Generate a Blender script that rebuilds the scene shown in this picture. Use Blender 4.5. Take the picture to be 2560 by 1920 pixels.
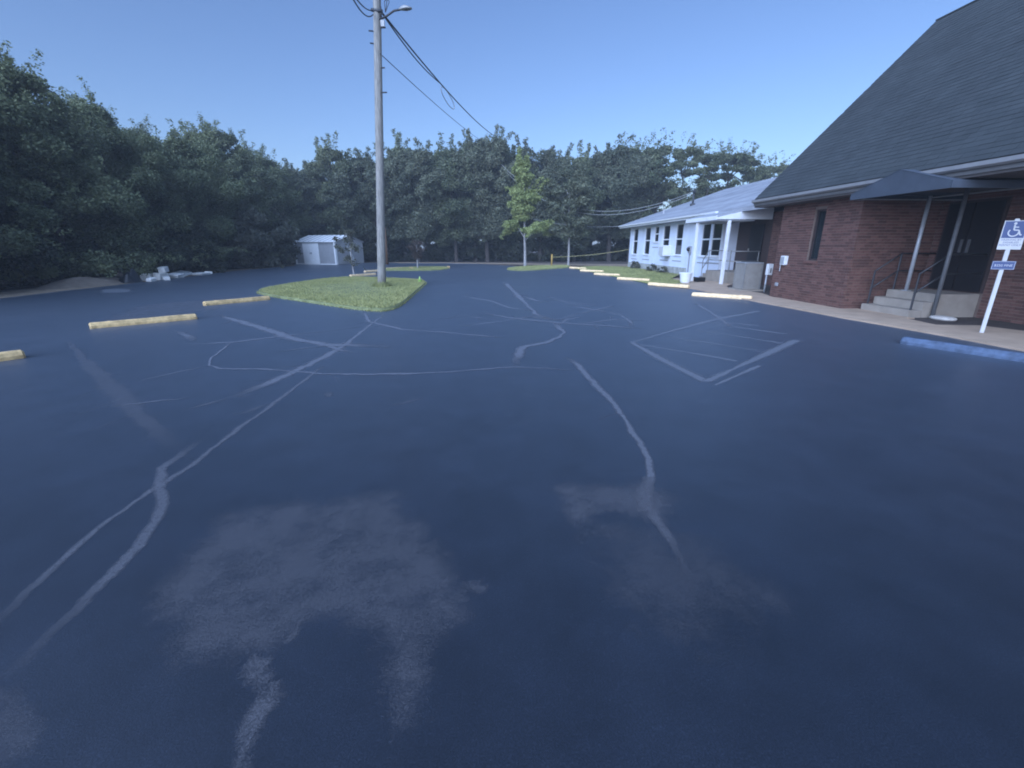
import bpy, bmesh, math, random
import numpy as np
from mathutils import Vector, Matrix
R = math.radians
for o in list(bpy.data.objects): bpy.data.objects.remove(o)
scene = bpy.context.scene
col = scene.collection

# ------------------------------------------------------------------ camera
F_PX, CX, CY, YH, CAM_H = 1110.0, 1280.0, 960.0, 615.0, 1.6
PITCH = math.atan((CY - YH) / F_PX)
YAW = math.atan(65 / (F_PX / math.cos(PITCH)))
cam_d = bpy.data.cameras.new('camera')
cam_d.sensor_width = 36.0
cam_d.lens = 36.0 * F_PX / 2560.0
cam_d.clip_start = 0.05
cam_d.clip_end = 2000
cam = bpy.data.objects.new('camera', cam_d)
col.objects.link(cam)
cam.location = (0, 0, CAM_H)
cam.rotation_euler = (math.pi / 2 - PITCH, 0, -YAW)
scene.camera = cam

# ------------------------------------------------------------------ world, sun, exposure
SUN_AZ, SUN_EL = R(214), R(27)      # azimuth clockwise from +Y; a very soft, shadowless dusk light
world = bpy.data.worlds.new('World'); scene.world = world
world.use_nodes = True
wn = world.node_tree.nodes; wl = world.node_tree.links
bg = wn['Background']
sky = wn.new('ShaderNodeTexSky'); sky.sky_type = 'NISHITA'
sky.sun_disc = False
sky.sun_elevation = SUN_EL; sky.sun_rotation = SUN_AZ
sky.air_density = 1.0; sky.dust_density = 1.5; sky.ozone_density = 3.0
tint = wn.new('ShaderNodeMix'); tint.data_type = 'RGBA'; tint.blend_type = 'MULTIPLY'; tint.inputs[0].default_value = 1.0
tint.inputs[7].default_value = (0.80, 0.87, 1.06, 1)      # the camera's cold white balance
wl.new(sky.outputs['Color'], tint.inputs[6]); wl.new(tint.outputs[2], bg.inputs['Color'])
bg.inputs['Strength'].default_value = 0.089
sd = bpy.data.lights.new('sun', 'SUN'); sun = bpy.data.objects.new('sun', sd); col.objects.link(sun)
sd.energy = 5.0; sd.angle = R(95); sd.color = (0.42, 0.60, 1.0)
sdir = Vector((math.sin(SUN_AZ) * math.cos(SUN_EL), math.cos(SUN_AZ) * math.cos(SUN_EL), math.sin(SUN_EL)))
sun.rotation_euler = sdir.to_track_quat('Z', 'Y').to_euler()
vs = scene.view_settings
vs.view_transform = 'Standard'; vs.look = 'None'; vs.gamma = 1; vs.use_curve_mapping = False
vs.exposure = 1.0
scene.render.film_transparent = False
try:
    scene.cycles.transparent_max_bounces = 24
    scene.cycles.filter_width = 1.9
except Exception: pass

# ------------------------------------------------------------------ pixel -> place
def ray(x, y):
    u = (x - CX) / F_PX; v = (y - CY) / F_PX
    d = (u, math.cos(PITCH) - v * math.sin(PITCH), -math.sin(PITCH) - v * math.cos(PITCH))
    c, s = math.cos(-YAW), math.sin(-YAW)
    return (c * d[0] - s * d[1], s * d[0] + c * d[1], d[2])
def G(x, y, z=0.0):
    d = ray(x, y); t = (z - CAM_H) / d[2]
    return Vector((d[0] * t, d[1] * t, z))
def atX(x, y, X):
    d = ray(x, y); t = X / d[0]; return Vector((X, d[1] * t, CAM_H + d[2] * t))
def atY(x, y, Y):
    d = ray(x, y); t = Y / d[1]; return Vector((d[0] * t, Y, CAM_H + d[2] * t))
def V(x, y, z=0.0):            # the same for a pixel of the 2212 px wide view
    return G(x * 2560 / 2212, y * 2560 / 2212, z)

# ------------------------------------------------------------------ helpers
def tag(o, label=None, cat=None, group=None, kind=None):
    if label: o['label'] = label
    if cat: o['category'] = cat
    if group: o['group'] = group
    if kind: o['kind'] = kind
    return o
def empty(name, loc, label, cat, group=None, rz=0.0):
    o = bpy.data.objects.new(name, None); col.objects.link(o)
    o.location = loc; o.rotation_euler = (0, 0, rz); o.empty_display_size = 0.2
    return tag(o, label, cat, group)
def link(name, me, mat=None, parent=None):
    o = bpy.data.objects.new(name, me); col.objects.link(o)
    if mat is not None and not me.materials: me.materials.append(mat)
    if parent is not None: o.parent = parent
    return o
def copy_tree(o, parent=None):
    c = o.copy(); col.objects.link(c); c.parent = parent
    for ch in list(o.children): copy_tree(ch, c)
    return c
class MB:
    def __init__(s): s.v = []; s.f = []
    def add(s, vs, fs):
        b = len(s.v); s.v += [tuple(v) for v in vs]; s.f += [tuple(b + i for i in f) for f in fs]; return s
    def box(s, x0, x1, y0, y1, z0, z1):
        return s.add([(x0,y0,z0),(x1,y0,z0),(x1,y1,z0),(x0,y1,z0),(x0,y0,z1),(x1,y0,z1),(x1,y1,z1),(x0,y1,z1)],
                     [(0,3,2,1),(4,5,6,7),(0,1,5,4),(1,2,6,5),(2,3,7,6),(3,0,4,7)])
    def beam(s, a, b, w, h, up=(0,0,1)):
        a = Vector(a); b = Vector(b); d = (b - a).normalized(); up = Vector(up)
        r = d.cross(up); r = r.normalized() if r.length > 1e-5 else Vector((1,0,0)); u = r.cross(d)
        r *= w / 2; u *= h / 2
        vs = [a-r-u, a+r-u, a+r+u, a-r+u, b-r-u, b+r-u, b+r+u, b-r+u]
        return s.add(vs, [(0,1,2,3),(7,6,5,4),(0,4,5,1),(1,5,6,2),(2,6,7,3),(3,7,4,0)])
    def tube(s, pts, r, n=8, cap=True):
        pts = [Vector(p) for p in pts]; rs = r if isinstance(r, (list, tuple)) else [r] * len(pts)
        base = len(s.v); ref = Vector((0.31, 0.2, 0.93))
        for i, p in enumerate(pts):
            d = (pts[min(i+1, len(pts)-1)] - pts[max(i-1, 0)]).normalized()
            a = d.cross(ref)
            if a.length < 1e-3: a = d.cross(Vector((1, 0, 0)))
            a.normalize(); b = d.cross(a)
            for k in range(n):
                t = 2 * math.pi * k / n; q = p + (a * math.cos(t) + b * math.sin(t)) * rs[i]; s.v.append(tuple(q))
        for i in range(len(pts) - 1):
            for k in range(n):
                k2 = (k + 1) % n
                s.f.append((base+i*n+k, base+i*n+k2, base+(i+1)*n+k2, base+(i+1)*n+k))
        if cap:
            s.f.append(tuple(base + k for k in range(n))[::-1]); s.f.append(tuple(base + (len(pts)-1)*n + k for k in range(n)))
        return s
    def prism(s, poly, axis, a, b):   # poly of 2D points extruded along an axis
        n = len(poly)
        def P(p, t):
            if axis == 'x': return (t, p[0], p[1])
            if axis == 'y': return (p[0], t, p[1])
            return (p[0], p[1], t)
        vs = [P(p, a) for p in poly] + [P(p, b) for p in poly]
        return s.add(vs, [tuple(range(n)), tuple(range(2*n-1, n-1, -1))] + [(i, n+i, n+(i+1)%n, (i+1)%n) for i in range(n)])
    def build(s, name, mat=None, parent=None, smooth=False, bevel=0.0):
        me = bpy.data.meshes.new(name); me.from_pydata(s.v, [], s.f)
        bm = bmesh.new(); bm.from_mesh(me)
        bmesh.ops.recalc_face_normals(bm, faces=bm.faces)
        if bevel: bmesh.ops.bevel(bm, geom=list(bm.edges), offset=bevel, segments=2, affect='EDGES', clamp_overlap=True)
        bm.to_mesh(me); bm.free()
        if smooth: me.polygons.foreach_set('use_smooth', [True] * len(me.polygons))
        return link(name, me, mat, parent)
def quads_mesh(name, q):              # q: (n,4,3) array of separate quads
    n = q.shape[0]; me = bpy.data.meshes.new(name)
    me.vertices.add(n * 4); me.vertices.foreach_set('co', q.astype(np.float32).ravel())
    me.loops.add(n * 4); me.loops.foreach_set('vertex_index', np.arange(n * 4, dtype=np.int32))
    me.polygons.add(n); me.polygons.foreach_set('loop_start', np.arange(0, n * 4, 4, dtype=np.int32))
    me.update(calc_edges=True); return me
def sheet(name, pts, mat, z=None, thick=0.0, parent=None):
    me = bpy.data.meshes.new(name); bm = bmesh.new()
    vs = [bm.verts.new((p[0], p[1], p[2] if z is None else z)) for p in pts]
    f = bm.faces.new(vs)
    if f.normal.z < 0: f.normal_flip()
    bm.normal_update()
    if f.normal.z < 0: bmesh.ops.reverse_faces(bm, faces=[f])
    if thick:
        r = bmesh.ops.extrude_face_region(bm, geom=[f])
        for v in [g for g in r['geom'] if isinstance(g, bmesh.types.BMVert)]: v.co.z += 0
        for v in vs: v.co.z -= thick
        bmesh.ops.recalc_face_normals(bm, faces=bm.faces)
    bmesh.ops.triangulate(bm, faces=bm.faces)
    bm.to_mesh(me); bm.free()
    return link(name, me, mat, parent)
def inside(px, py, poly):
    c = np.zeros(px.shape, bool); n = len(poly); j = n - 1
    for i in range(n):
        xi, yi = poly[i]; xj, yj = poly[j]
        if yi != yj:
            c ^= ((yi > py) != (yj > py)) & (px < (xj - xi) * (py - yi) / (yj - yi) + xi)
        j = i
    return c
def edge_dist(px, py, poly):
    d = np.full(px.shape, 1e9); n = len(poly)
    for i in range(n):
        ax, ay = poly[i]; bx, by = poly[(i + 1) % n]; dx, dy = bx - ax, by - ay
        t = np.clip(((px - ax) * dx + (py - ay) * dy) / (dx * dx + dy * dy + 1e-12), 0, 1)
        d = np.minimum(d, np.hypot(px - ax - t * dx, py - ay - t * dy))
    return d

# ------------------------------------------------------------------ materials
M = {}
def nodes_mat(name):
    m = bpy.data.materials.new(name); m.use_nodes = True; M[name] = m
    nt = m.node_tree; return m, nt.nodes, nt.links, nt.nodes['Principled BSDF']
def noise(n, l, scale, detail=4, rough=0.55, coord='Object', dist=0.0):
    tc = n.new('ShaderNodeTexCoord'); t = n.new('ShaderNodeTexNoise')
    t.inputs['Scale'].default_value = scale; t.inputs['Detail'].default_value = detail
    t.inputs['Roughness'].default_value = rough; t.inputs['Distortion'].default_value = dist
    l.new(tc.outputs[coord], t.inputs['Vector']); return t
def ramp(n, l, src, stops):
    r = n.new('ShaderNodeValToRGB'); e = r.color_ramp.elements
    while len(e) > 1: e.remove(e[-1])
    e[0].position = stops[0][0]; e[0].color = (*stops[0][1], 1)
    for p, c in stops[1:]:
        x = e.new(p); x.color = (*c, 1)
    l.new(src, r.inputs['Fac']); return r
def mixc(n, l, a, b, fac, mode='MIX'):
    m = n.new('ShaderNodeMix'); m.data_type = 'RGBA'; m.blend_type = mode
    for s, v in ((m.inputs[0], fac), (m.inputs[6], a), (m.inputs[7], b)):
        if hasattr(v, 'is_linked'): l.new(v, s)
        elif isinstance(v, (int, float)): s.default_value = v
        else: s.default_value = (*v, 1)
    return m.outputs[2]
def bump(n, l, b, src, strength, dist=0.02):
    bn = n.new('ShaderNodeBump'); bn.inputs['Strength'].default_value = strength; bn.inputs['Distance'].default_value = dist
    l.new(src, bn.inputs['Height']); l.new(bn.outputs[0], b.inputs['Normal']); return bn
def simple(name, c, rough=0.7, var=0.25, scale=6.0, bstr=0.0, bscale=60.0, metal=0.0, coord='Object'):
    m, n, l, b = nodes_mat(name)
    t = noise(n, l, scale, 5, 0.6, coord)
    r = ramp(n, l, t.outputs['Fac'], [(0.25, tuple(x * (1 - var) for x in c)), (0.75, tuple(min(1, x * (1 + var)) for x in c))])
    l.new(r.outputs[0], b.inputs['Base Color']); b.inputs['Roughness'].default_value = rough; b.inputs['Metallic'].default_value = metal
    if bstr:
        t2 = noise(n, l, bscale, 3, 0.6, coord); bump(n, l, b, t2.outputs['Fac'], bstr, 0.01)
    return m
def asphalt():
    m, n, l, b = nodes_mat('asphalt')
    t1 = noise(n, l, 0.22, 6, 0.6, dist=0.6); t2 = noise(n, l, 2.2, 5, 0.65); t3 = noise(n, l, 160, 2, 0.6)
    c1 = ramp(n, l, t1.outputs['Fac'], [(0.3, (0.008, 0.0105, 0.016)), (0.7, (0.0145, 0.018, 0.026))])
    c2 = ramp(n, l, t2.outputs['Fac'], [(0.3, (0.65, 0.65, 0.65)), (0.75, (1.4, 1.4, 1.4))])
    c3 = ramp(n, l, t3.outputs['Fac'], [(0.35, (0.5, 0.5, 0.5)), (0.7, (1.8, 1.8, 1.8))])
    c = mixc(n, l, c1.outputs[0], c2.outputs[0], 1.0, 'MULTIPLY'); c = mixc(n, l, c, c3.outputs[0], 1.0, 'MULTIPLY')
    tc = n.new('ShaderNodeTexCoord'); vo = n.new('ShaderNodeTexVoronoi'); vo.inputs['Scale'].default_value = 170; l.new(tc.outputs['Object'], vo.inputs['Vector'])
    sx = n.new('ShaderNodeSeparateColor'); l.new(vo.outputs['Color'], sx.inputs[0])
    sp = ramp(n, l, sx.outputs[0], [(0.0, (0.85, 0.85, 0.85)), (0.80, (1.0, 1.0, 1.0)), (1.0, (1.5, 1.48, 1.42))])
    c = mixc(n, l, c, sp.outputs[0], 1.0, 'MULTIPLY')
    l.new(c, b.inputs['Base Color'])
    rr = ramp(n, l, t1.outputs['Fac'], [(0.3, (0.38, 0.38, 0.38)), (0.7, (0.46, 0.46, 0.46))]); l.new(rr.outputs[0], b.inputs['Roughness'])
    b.inputs['Specular IOR Level'].default_value = 0.5; b.inputs['IOR'].default_value = 1.75
    b.inputs['Sheen Weight'].default_value = 0.12; b.inputs['Sheen Roughness'].default_value = 0.35; b.inputs['Sheen Tint'].default_value = (0.50, 0.70, 1.0, 1)   # dusty film, with the sky's low-angle gleam added as a blue sheen tint
    bump(n, l, b, t3.outputs['Fac'], 0.12, 0.01)
asphalt()
def mark_mat(name, c, maxa, nscale, thr, gain, rag):
    # worn, dusty trace lying on the sealcoat: coverage from the 'cover' attribute, its edge broken up by noise
    m, n, l, b = nodes_mat(name)
    at = n.new('ShaderNodeAttribute'); at.attribute_name = 'cover'
    t = noise(n, l, nscale, 9, 0.72); t2 = noise(n, l, 140, 2, 0.6)
    def math_(op, x, y):
        k = n.new('ShaderNodeMath'); k.operation = op; k.use_clamp = False
        for s_, v in ((k.inputs[0], x), (k.inputs[1], y)):
            if isinstance(v, (int, float)): s_.default_value = v
            else: l.new(v, s_)
        return k.outputs[0]
    v = math_('ADD', math_('MULTIPLY', math_('SUBTRACT', t.outputs['Fac'], 0.5), rag), at.outputs['Fac'])
    v = math_('ADD', math_('MULTIPLY', math_('SUBTRACT', t2.outputs['Fac'], 0.5), rag * .45), v)
    v = math_('MULTIPLY', math_('SUBTRACT', v, thr), gain)
    cl = n.new('ShaderNodeClamp'); l.new(v, cl.inputs[0])
    fd = n.new('ShaderNodeAttribute'); fd.attribute_name = 'fade'
    gate = math_('MULTIPLY', math_('MINIMUM', math_('MULTIPLY', at.outputs['Fac'], 6.0), 1.0), math_('MULTIPLY', fd.outputs['Fac'], maxa))
    l.new(math_('MULTIPLY', cl.outputs[0], gate), b.inputs['Alpha'])
    cr = ramp(n, l, t2.outputs['Fac'], [(0.3, tuple(x * .7 for x in c)), (0.7, tuple(x * 1.3 for x in c))]); l.new(cr.outputs[0], b.inputs['Base Color'])
    b.inputs['Roughness'].default_value = 0.55; b.inputs['IOR'].default_value = 1.75
    b.inputs['Sheen Weight'].default_value = 0.12; b.inputs['Sheen Roughness'].default_value = 0.35; b.inputs['Sheen Tint'].default_value = (0.50, 0.70, 1.0, 1)  # same blue tint carries the sky gleam over the traces
mark_mat('crack_trace', (0.10, 0.098, 0.106), 0.95, 24, 0.26, 1.5, 1.8)
mark_mat('dust_stain', (0.090, 0.087, 0.093), 0.58, 4.2, 0.36, 1.35, 2.3)
mark_mat('old_paint', (0.105, 0.105, 0.112), 0.92, 24, 0.24, 1.5, 1.7)
def ground_mat():
    m, n, l, b = nodes_mat('leaf_litter')
    t1 = noise(n, l, 0.5, 6, 0.65); t2 = noise(n, l, 14, 5, 0.7)
    c1 = ramp(n, l, t1.outputs['Fac'], [(0.3, (0.05, 0.036, 0.026)), (0.55, (0.10, 0.075, 0.055)), (0.75, (0.15, 0.12, 0.09))])
    c2 = ramp(n, l, t2.outputs['Fac'], [(0.3, (0.5, 0.5, 0.5)), (0.75, (1.4, 1.4, 1.4))])
    l.new(mixc(n, l, c1.outputs[0], c2.outputs[0], 1.0, 'MULTIPLY'), b.inputs['Base Color']); b.inputs['Roughness'].default_value = 0.95
    bump(n, l, b, t2.outputs['Fac'], 0.8, 0.05)
ground_mat()
simple('sand', (0.33, 0.24, 0.16), 0.95, 0.35, 2.5, 0.6, 40)
simple('gravel_sand', (0.24, 0.185, 0.135), 0.95, 0.3, 3, 0.9, 45)
simple('soil', (0.06, 0.043, 0.034), 0.95, 0.4, 5, 0.9, 50)
simple('turf', (0.17, 0.18, 0.075), 0.95, 0.35, 3, 0.6, 60)
simple('concrete', (0.42, 0.30, 0.205), 0.85, 0.18, 2.2, 0.3, 90)
simple('step_concrete', (0.30, 0.255, 0.205), 0.85, 0.2, 3, 0.3, 80)
simple('stop_cream', (0.84, 0.56, 0.30), 0.85, 0.3, 11, 0.5, 60)
simple('stop_yellow', (0.56, 0.38, 0.17), 0.85, 0.5, 9, 0.6, 60)
simple('stop_blue', (0.062, 0.090, 0.14), 0.8, 0.5, 9, 0.35, 70)
simple('mortar', (0.175, 0.125, 0.10), 0.95, 0.2, 8, 0.4, 120)
def brick_mat():
    m, n, l, b = nodes_mat('brick_red')
    g = n.new('ShaderNodeNewGeometry'); oi = n.new('ShaderNodeObjectInfo')
    ad = n.new('ShaderNodeMath'); ad.operation = 'ADD'; l.new(g.outputs['Random Per Island'], ad.inputs[0]); l.new(oi.outputs['Random'], ad.inputs[1])
    fr = n.new('ShaderNodeMath'); fr.operation = 'FRACT'; l.new(ad.outputs[0], fr.inputs[0])
    r = ramp(n, l, fr.outputs[0], [(0, (0.085, 0.040, 0.031)), (0.5, (0.122, 0.056, 0.042)), (1, (0.158, 0.076, 0.058))])
    t = noise(n, l, 30, 4, 0.6); r2 = ramp(n, l, t.outputs['Fac'], [(0.3, (0.75, 0.75, 0.75)), (0.7, (1.2, 1.2, 1.2))])
    l.new(mixc(n, l, r.outputs[0], r2.outputs[0], 1.0, 'MULTIPLY'), b.inputs['Base Color']); b.inputs['Roughness'].default_value = 0.9
    bump(n, l, b, t.outputs['Fac'], 0.4, 0.006)
brick_mat()
def shingle_mat(name, a, c):
    m, n, l, b = nodes_mat(name)
    g = n.new('ShaderNodeNewGeometry')
    r = ramp(n, l, g.outputs['Random Per Island'], [(0, a), (1, c)])
    t = noise(n, l, 1.0, 5, 0.6); r2 = ramp(n, l, t.outputs['Fac'], [(0.3, (0.8, 0.8, 0.8)), (0.7, (1.2, 1.2, 1.2))])
    t3 = noise(n, l, 90, 2, 0.6)
    l.new(mixc(n, l, r.outputs[0], r2.outputs[0], 1.0, 'MULTIPLY'), b.inputs['Base Color']); b.inputs['Roughness'].default_value = 0.8
    bump(n, l, b, t3.outputs['Fac'], 0.4, 0.01)
shingle_mat('shingle_dark', (0.027, 0.032, 0.032), (0.036, 0.041, 0.041))
shingle_mat('shingle_grey', (0.24, 0.25, 0.27), (0.32, 0.33, 0.35))
simple('white_paint', (0.72, 0.72, 0.71), 0.6, 0.08, 4, 0.15, 60)
simple('white_wall', (0.72, 0.77, 0.86), 0.75, 0.09, 1.6, 0.35, 30)
simple('stained_base', (0.40, 0.40, 0.36), 0.9, 0.45, 5, 0.4, 40)
simple('trim_grey', (0.34, 0.34, 0.35), 0.6, 0.12, 4)
simple('gutter_grey', (0.22, 0.215, 0.21), 0.6, 0.12, 4)
simple('fascia_grey', (0.12, 0.115, 0.11), 0.6, 0.12, 4)
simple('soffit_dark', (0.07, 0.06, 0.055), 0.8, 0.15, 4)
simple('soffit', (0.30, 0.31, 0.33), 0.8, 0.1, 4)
simple('canvas_navy', (0.045, 0.055, 0.07), 0.8, 0.2, 3, 0.25, 150)
simple('dark_door', (0.009, 0.008, 0.009), 0.5, 0.2, 4)
simple('frame_brown', (0.045, 0.028, 0.024), 0.6, 0.2, 8)
simple('metal_grey', (0.30, 0.29, 0.27), 0.5, 0.15, 8, metal=0.4)
simple('post_dull', (0.10, 0.10, 0.10), 0.6, 0.2, 8)
simple('ac_grey', (0.36, 0.33, 0.29), 0.6, 0.12, 8)
simple('metal_dark', (0.035, 0.035, 0.037), 0.5, 0.2, 8, metal=0.3)
simple('galv', (0.42, 0.43, 0.44), 0.5, 0.15, 10, metal=0.3)
simple('cable', (0.02, 0.02, 0.022), 0.6, 0.1, 5)
simple('cable_pale', (0.35, 0.34, 0.32), 0.6, 0.1, 5)
simple('shed_wall', (0.34, 0.335, 0.33), 0.6, 0.1, 3)
simple('shed_white', (0.86, 0.84, 0.80), 0.55, 0.05, 3)
simple('post_brown', (0.14, 0.075, 0.035), 0.9, 0.25, 6, 0.5, 60)
simple('black_plastic', (0.012, 0.012, 0.013), 0.45, 0.2, 5)
simple('pale_stone', (0.55, 0.50, 0.44), 0.9, 0.25, 8, 0.5, 50)
simple('rubble_white', (0.85, 0.80, 0.72), 0.9, 0.15, 6, 0.4, 50)
simple('tape_yellow', (0.30, 0.26, 0.10), 0.6, 0.1, 6)
simple('post_yellow', (0.42, 0.26, 0.06), 0.7, 0.15, 6)
simple('marker_green', (0.34, 0.5, 0.12), 0.5, 0.1, 6)
simple('sign_white', (0.50, 0.49, 0.47), 0.45, 0.04, 5)
simple('sign_blue', (0.03, 0.055, 0.15), 0.45, 0.06, 5)
simple('bark_pale', (0.30, 0.28, 0.26), 0.9, 0.35, 9, 0.7, 30)
simple('bark_dark', (0.065, 0.053, 0.045), 0.95, 0.35, 7, 0.8, 25)
def glass():
    m, n, l, b = nodes_mat('window_glass')
    b.inputs['Base Color'].default_value = (0.012, 0.016, 0.018, 1); b.inputs['Roughness'].default_value = 0.12
    b.inputs['Specular IOR Level'].default_value = 0.5
glass()
def wood_pole():
    m, n, l, b = nodes_mat('weathered_pole')
    tc = n.new('ShaderNodeTexCoord'); mp = n.new('ShaderNodeMapping'); mp.inputs['Scale'].default_value = (14, 14, 1.3)
    l.new(tc.outputs['Object'], mp.inputs['Vector'])
    t = n.new('ShaderNodeTexNoise'); t.inputs['Scale'].default_value = 2.2; t.inputs['Detail'].default_value = 6; l.new(mp.outputs[0], t.inputs['Vector'])
    r = ramp(n, l, t.outputs['Fac'], [(0.3, (0.15, 0.138, 0.118)), (0.7, (0.31, 0.285, 0.245))])
    l.new(r.outputs[0], b.inputs['Base Color']); b.inputs['Roughness'].default_value = 0.9
    bump(n, l, b, t.outputs['Fac'], 0.6, 0.02)
wood_pole()
def leaf_mat(name, a, c, d, scale=0.5, trans=0.25):
    m, n, l, b = nodes_mat(name)
    g = n.new('ShaderNodeNewGeometry'); t = noise(n, l, scale, 3, 0.6)
    oi = n.new('ShaderNodeObjectInfo')
    mx = n.new('ShaderNodeMath'); mx.operation = 'MULTIPLY_ADD'; l.new(g.outputs['Random Per Island'], mx.inputs[0]); mx.inputs[1].default_value = 0.45
    l.new(t.outputs['Fac'], mx.inputs[2])
    m3 = n.new('ShaderNodeMath'); m3.operation = 'MULTIPLY_ADD'; l.new(oi.outputs['Random'], m3.inputs[0]); m3.inputs[1].default_value = 0.22; l.new(mx.outputs[0], m3.inputs[2])
    r = ramp(n, l, m3.outputs[0], [(0.35, a), (0.75, c), (1.1, d)])
    l.new(r.outputs[0], b.inputs['Base Color']); b.inputs['Roughness'].default_value = 0.65
    b.inputs['Specular IOR Level'].default_value = 0.3
    tr = n.new('ShaderNodeBsdfTranslucent'); l.new(r.outputs[0], tr.inputs['Color'])
    mi = n.new('ShaderNodeMixShader'); mi.inputs[0].default_value = trans
    l.new(b.outputs[0], mi.inputs[1]); l.new(tr.outputs[0], mi.inputs[2]); l.new(mi.outputs[0], n['Material Output'].inputs['Surface'])
leaf_mat('leaf_deep', (0.055, 0.072, 0.038), (0.105, 0.122, 0.062), (0.165, 0.175, 0.09))
leaf_mat('leaf_left', (0.055, 0.072, 0.036), (0.13, 0.15, 0.072), (0.22, 0.235, 0.115), 0.38)
leaf_mat('leaf_grey', (0.05, 0.06, 0.038), (0.105, 0.118, 0.07), (0.17, 0.175, 0.105), 0.38)
leaf_mat('leaf_shaded', (0.022, 0.03, 0.016), (0.045, 0.054, 0.03), (0.08, 0.085, 0.05))  # undergrowth leaves coloured darker to stand for shade below the crowns
leaf_mat('leaf_bright', (0.15, 0.18, 0.065), (0.24, 0.275, 0.095), (0.33, 0.355, 0.13), 0.8, 0.3)
leaf_mat('leaf_brown', (0.045, 0.035, 0.028), (0.085, 0.065, 0.05), (0.12, 0.09, 0.07), 1.2)
leaf_mat('leaf_olive', (0.06, 0.065, 0.04), (0.10, 0.105, 0.07), (0.15, 0.145, 0.10), 1.0)
leaf_mat('grass_blade', (0.21, 0.22, 0.085), (0.32, 0.325, 0.125), (0.43, 0.41, 0.17), 0.7, 0.25)

# ================================================================== the setting
sheet('ground', [(-300, -200), (300, -200), (300, 400), (-300, 400)], M['leaf_litter'], z=-0.05)['kind'] = 'structure'
left_edge = [(-15.2, -40), (-15.3, 5), G(0, 746), G(170, 726), G(350, 706), G(480, 690), G(600, 676), G(742, 664)]
back_edge = [(-17.5, 43.0), (-17.0, 47.0), (-9.5, 46.8), G(1000, 658), G(1120, 658), G(1200, 660), G(1262, 664)]
right_edge = [G(1320, 667), G(1420, 669), G(1500, 685), G(1560, 697), G(1640, 714), G(1727, 722), G(1816, 740), G(1900, 757), G(2100, 795), G(2355, 840), (8.6, 5), (8.6, -40)]
lot_pts = [Vector((p[0], p[1], 0)) for p in left_edge + back_edge + right_edge]
lot = sheet('parking_lot', lot_pts, M['asphalt'], z=0.0, thick=0.04); lot['kind'] = 'structure'
# sandy verge along the trees
rnd = random.Random(5)
outer = [(-15.0, -40), (-15.1, 4)] + [(p[0] + 0.05, p[1]) for p in left_edge[2:]] + [(-16.9, 42.5)]
inner = [(-19.2, 42.5), (-18.3, 33), (-18.0, 26), (-17.6, 22), (-17.8, 18), (-17.0, 14), (-16.9, 4), (-17, -40)]
sheet('sand_verge', [Vector((p[0], p[1], 0)) for p in outer + inner], M['sand'], z=-0.012)['kind'] = 'structure'
sheet('back_verge', [(-16, 46.5), (-9, 46.2), (0, 44.4), (4, 41.5), (8.5, 38.2), (11, 37.2), (16, 39), (14, 42), (5, 44.5), (0, 46.4), (-9, 48.2), (-16, 48.4)], M['sand'], z=-0.022)['kind'] = 'structure'

def grass_blades(name, poly, n, hmin, hmax, z, seed, parent=None, rim=None, cen=None):
    rs = np.random.RandomState(seed); P = np.array([(p[0], p[1]) for p in poly])
    lo, hi = P.min(0), P.max(0); pts = np.zeros((0, 2))
    while len(pts) < n:
        q = lo + rs.rand(n * 2, 2) * (hi - lo); pts = np.vstack([pts, q[inside(q[:, 0], q[:, 1], [tuple(p) for p in P])]])
    pts = pts[:n]
    a = rs.rand(n) * 6.283; hgt = hmin + rs.rand(n) * (hmax - hmin); w = 0.006 + rs.rand(n) * 0.008
    ca, sa = np.cos(a), np.sin(a); lean = rs.rand(n) * 0.7 * hgt; la = rs.rand(n) * 6.283
    q = np.zeros((n, 4, 3))
    q[:, 0] = np.c_[pts[:, 0] - ca * w, pts[:, 1] - sa * w, np.full(n, z)]
    q[:, 1] = np.c_[pts[:, 0] + ca * w, pts[:, 1] + sa * w, np.full(n, z)]
    tx, ty = pts[:, 0] + np.cos(la) * lean, pts[:, 1] + np.sin(la) * lean
    q[:, 2] = np.c_[tx + ca * w * .4, ty + sa * w * .4, z + hgt]; q[:, 3] = np.c_[tx - ca * w * .4, ty - sa * w * .4, z + hgt]
    if rim is not None:
        m_ = len(rim) * 30; k = rs.randint(0, len(rim), m_); t_ = rs.rand(m_); A_ = np.array([(p.x, p.y) for p in rim]); B_ = np.roll(A_, -1, 0)
        base = A_[k] * (1 - t_)[:, None] + B_[k] * t_[:, None]; base = cen + (base - cen) * (0.97 + 0.045 * rs.rand(m_) ** 1.5)[:, None]
        hg = .02 + .05 * rs.rand(m_); an = rs.rand(m_) * 6.283; w2 = .009; ox, oy = np.cos(an) * w2, np.sin(an) * w2; out = base - cen; out /= np.linalg.norm(out, axis=1)[:, None]
        tip = base + out * (hg * rs.rand(m_))[:, None]; r = np.zeros((m_, 4, 3)); z0 = np.zeros(m_)
        r[:, 0] = np.c_[base[:, 0] - ox, base[:, 1] - oy, z0]; r[:, 1] = np.c_[base[:, 0] + ox, base[:, 1] + oy, z0]; r[:, 2] = np.c_[tip[:, 0] + ox * .3, tip[:, 1] + oy * .3, hg]; r[:, 3] = np.c_[tip[:, 0] - ox * .3, tip[:, 1] - oy * .3, hg]
        q = np.vstack([q, r])
    o = link(name, quads_mesh(name, q), M['grass_blade'], parent)
    return o
def smooth_poly(pts, k=2):
    for _ in range(k):
        out = []
        for i in range(len(pts)):
            a, b = pts[i], pts[(i + 1) % len(pts)]; out += [a * .75 + b * .25, a * .25 + b * .75]
        pts = out
    return pts
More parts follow.
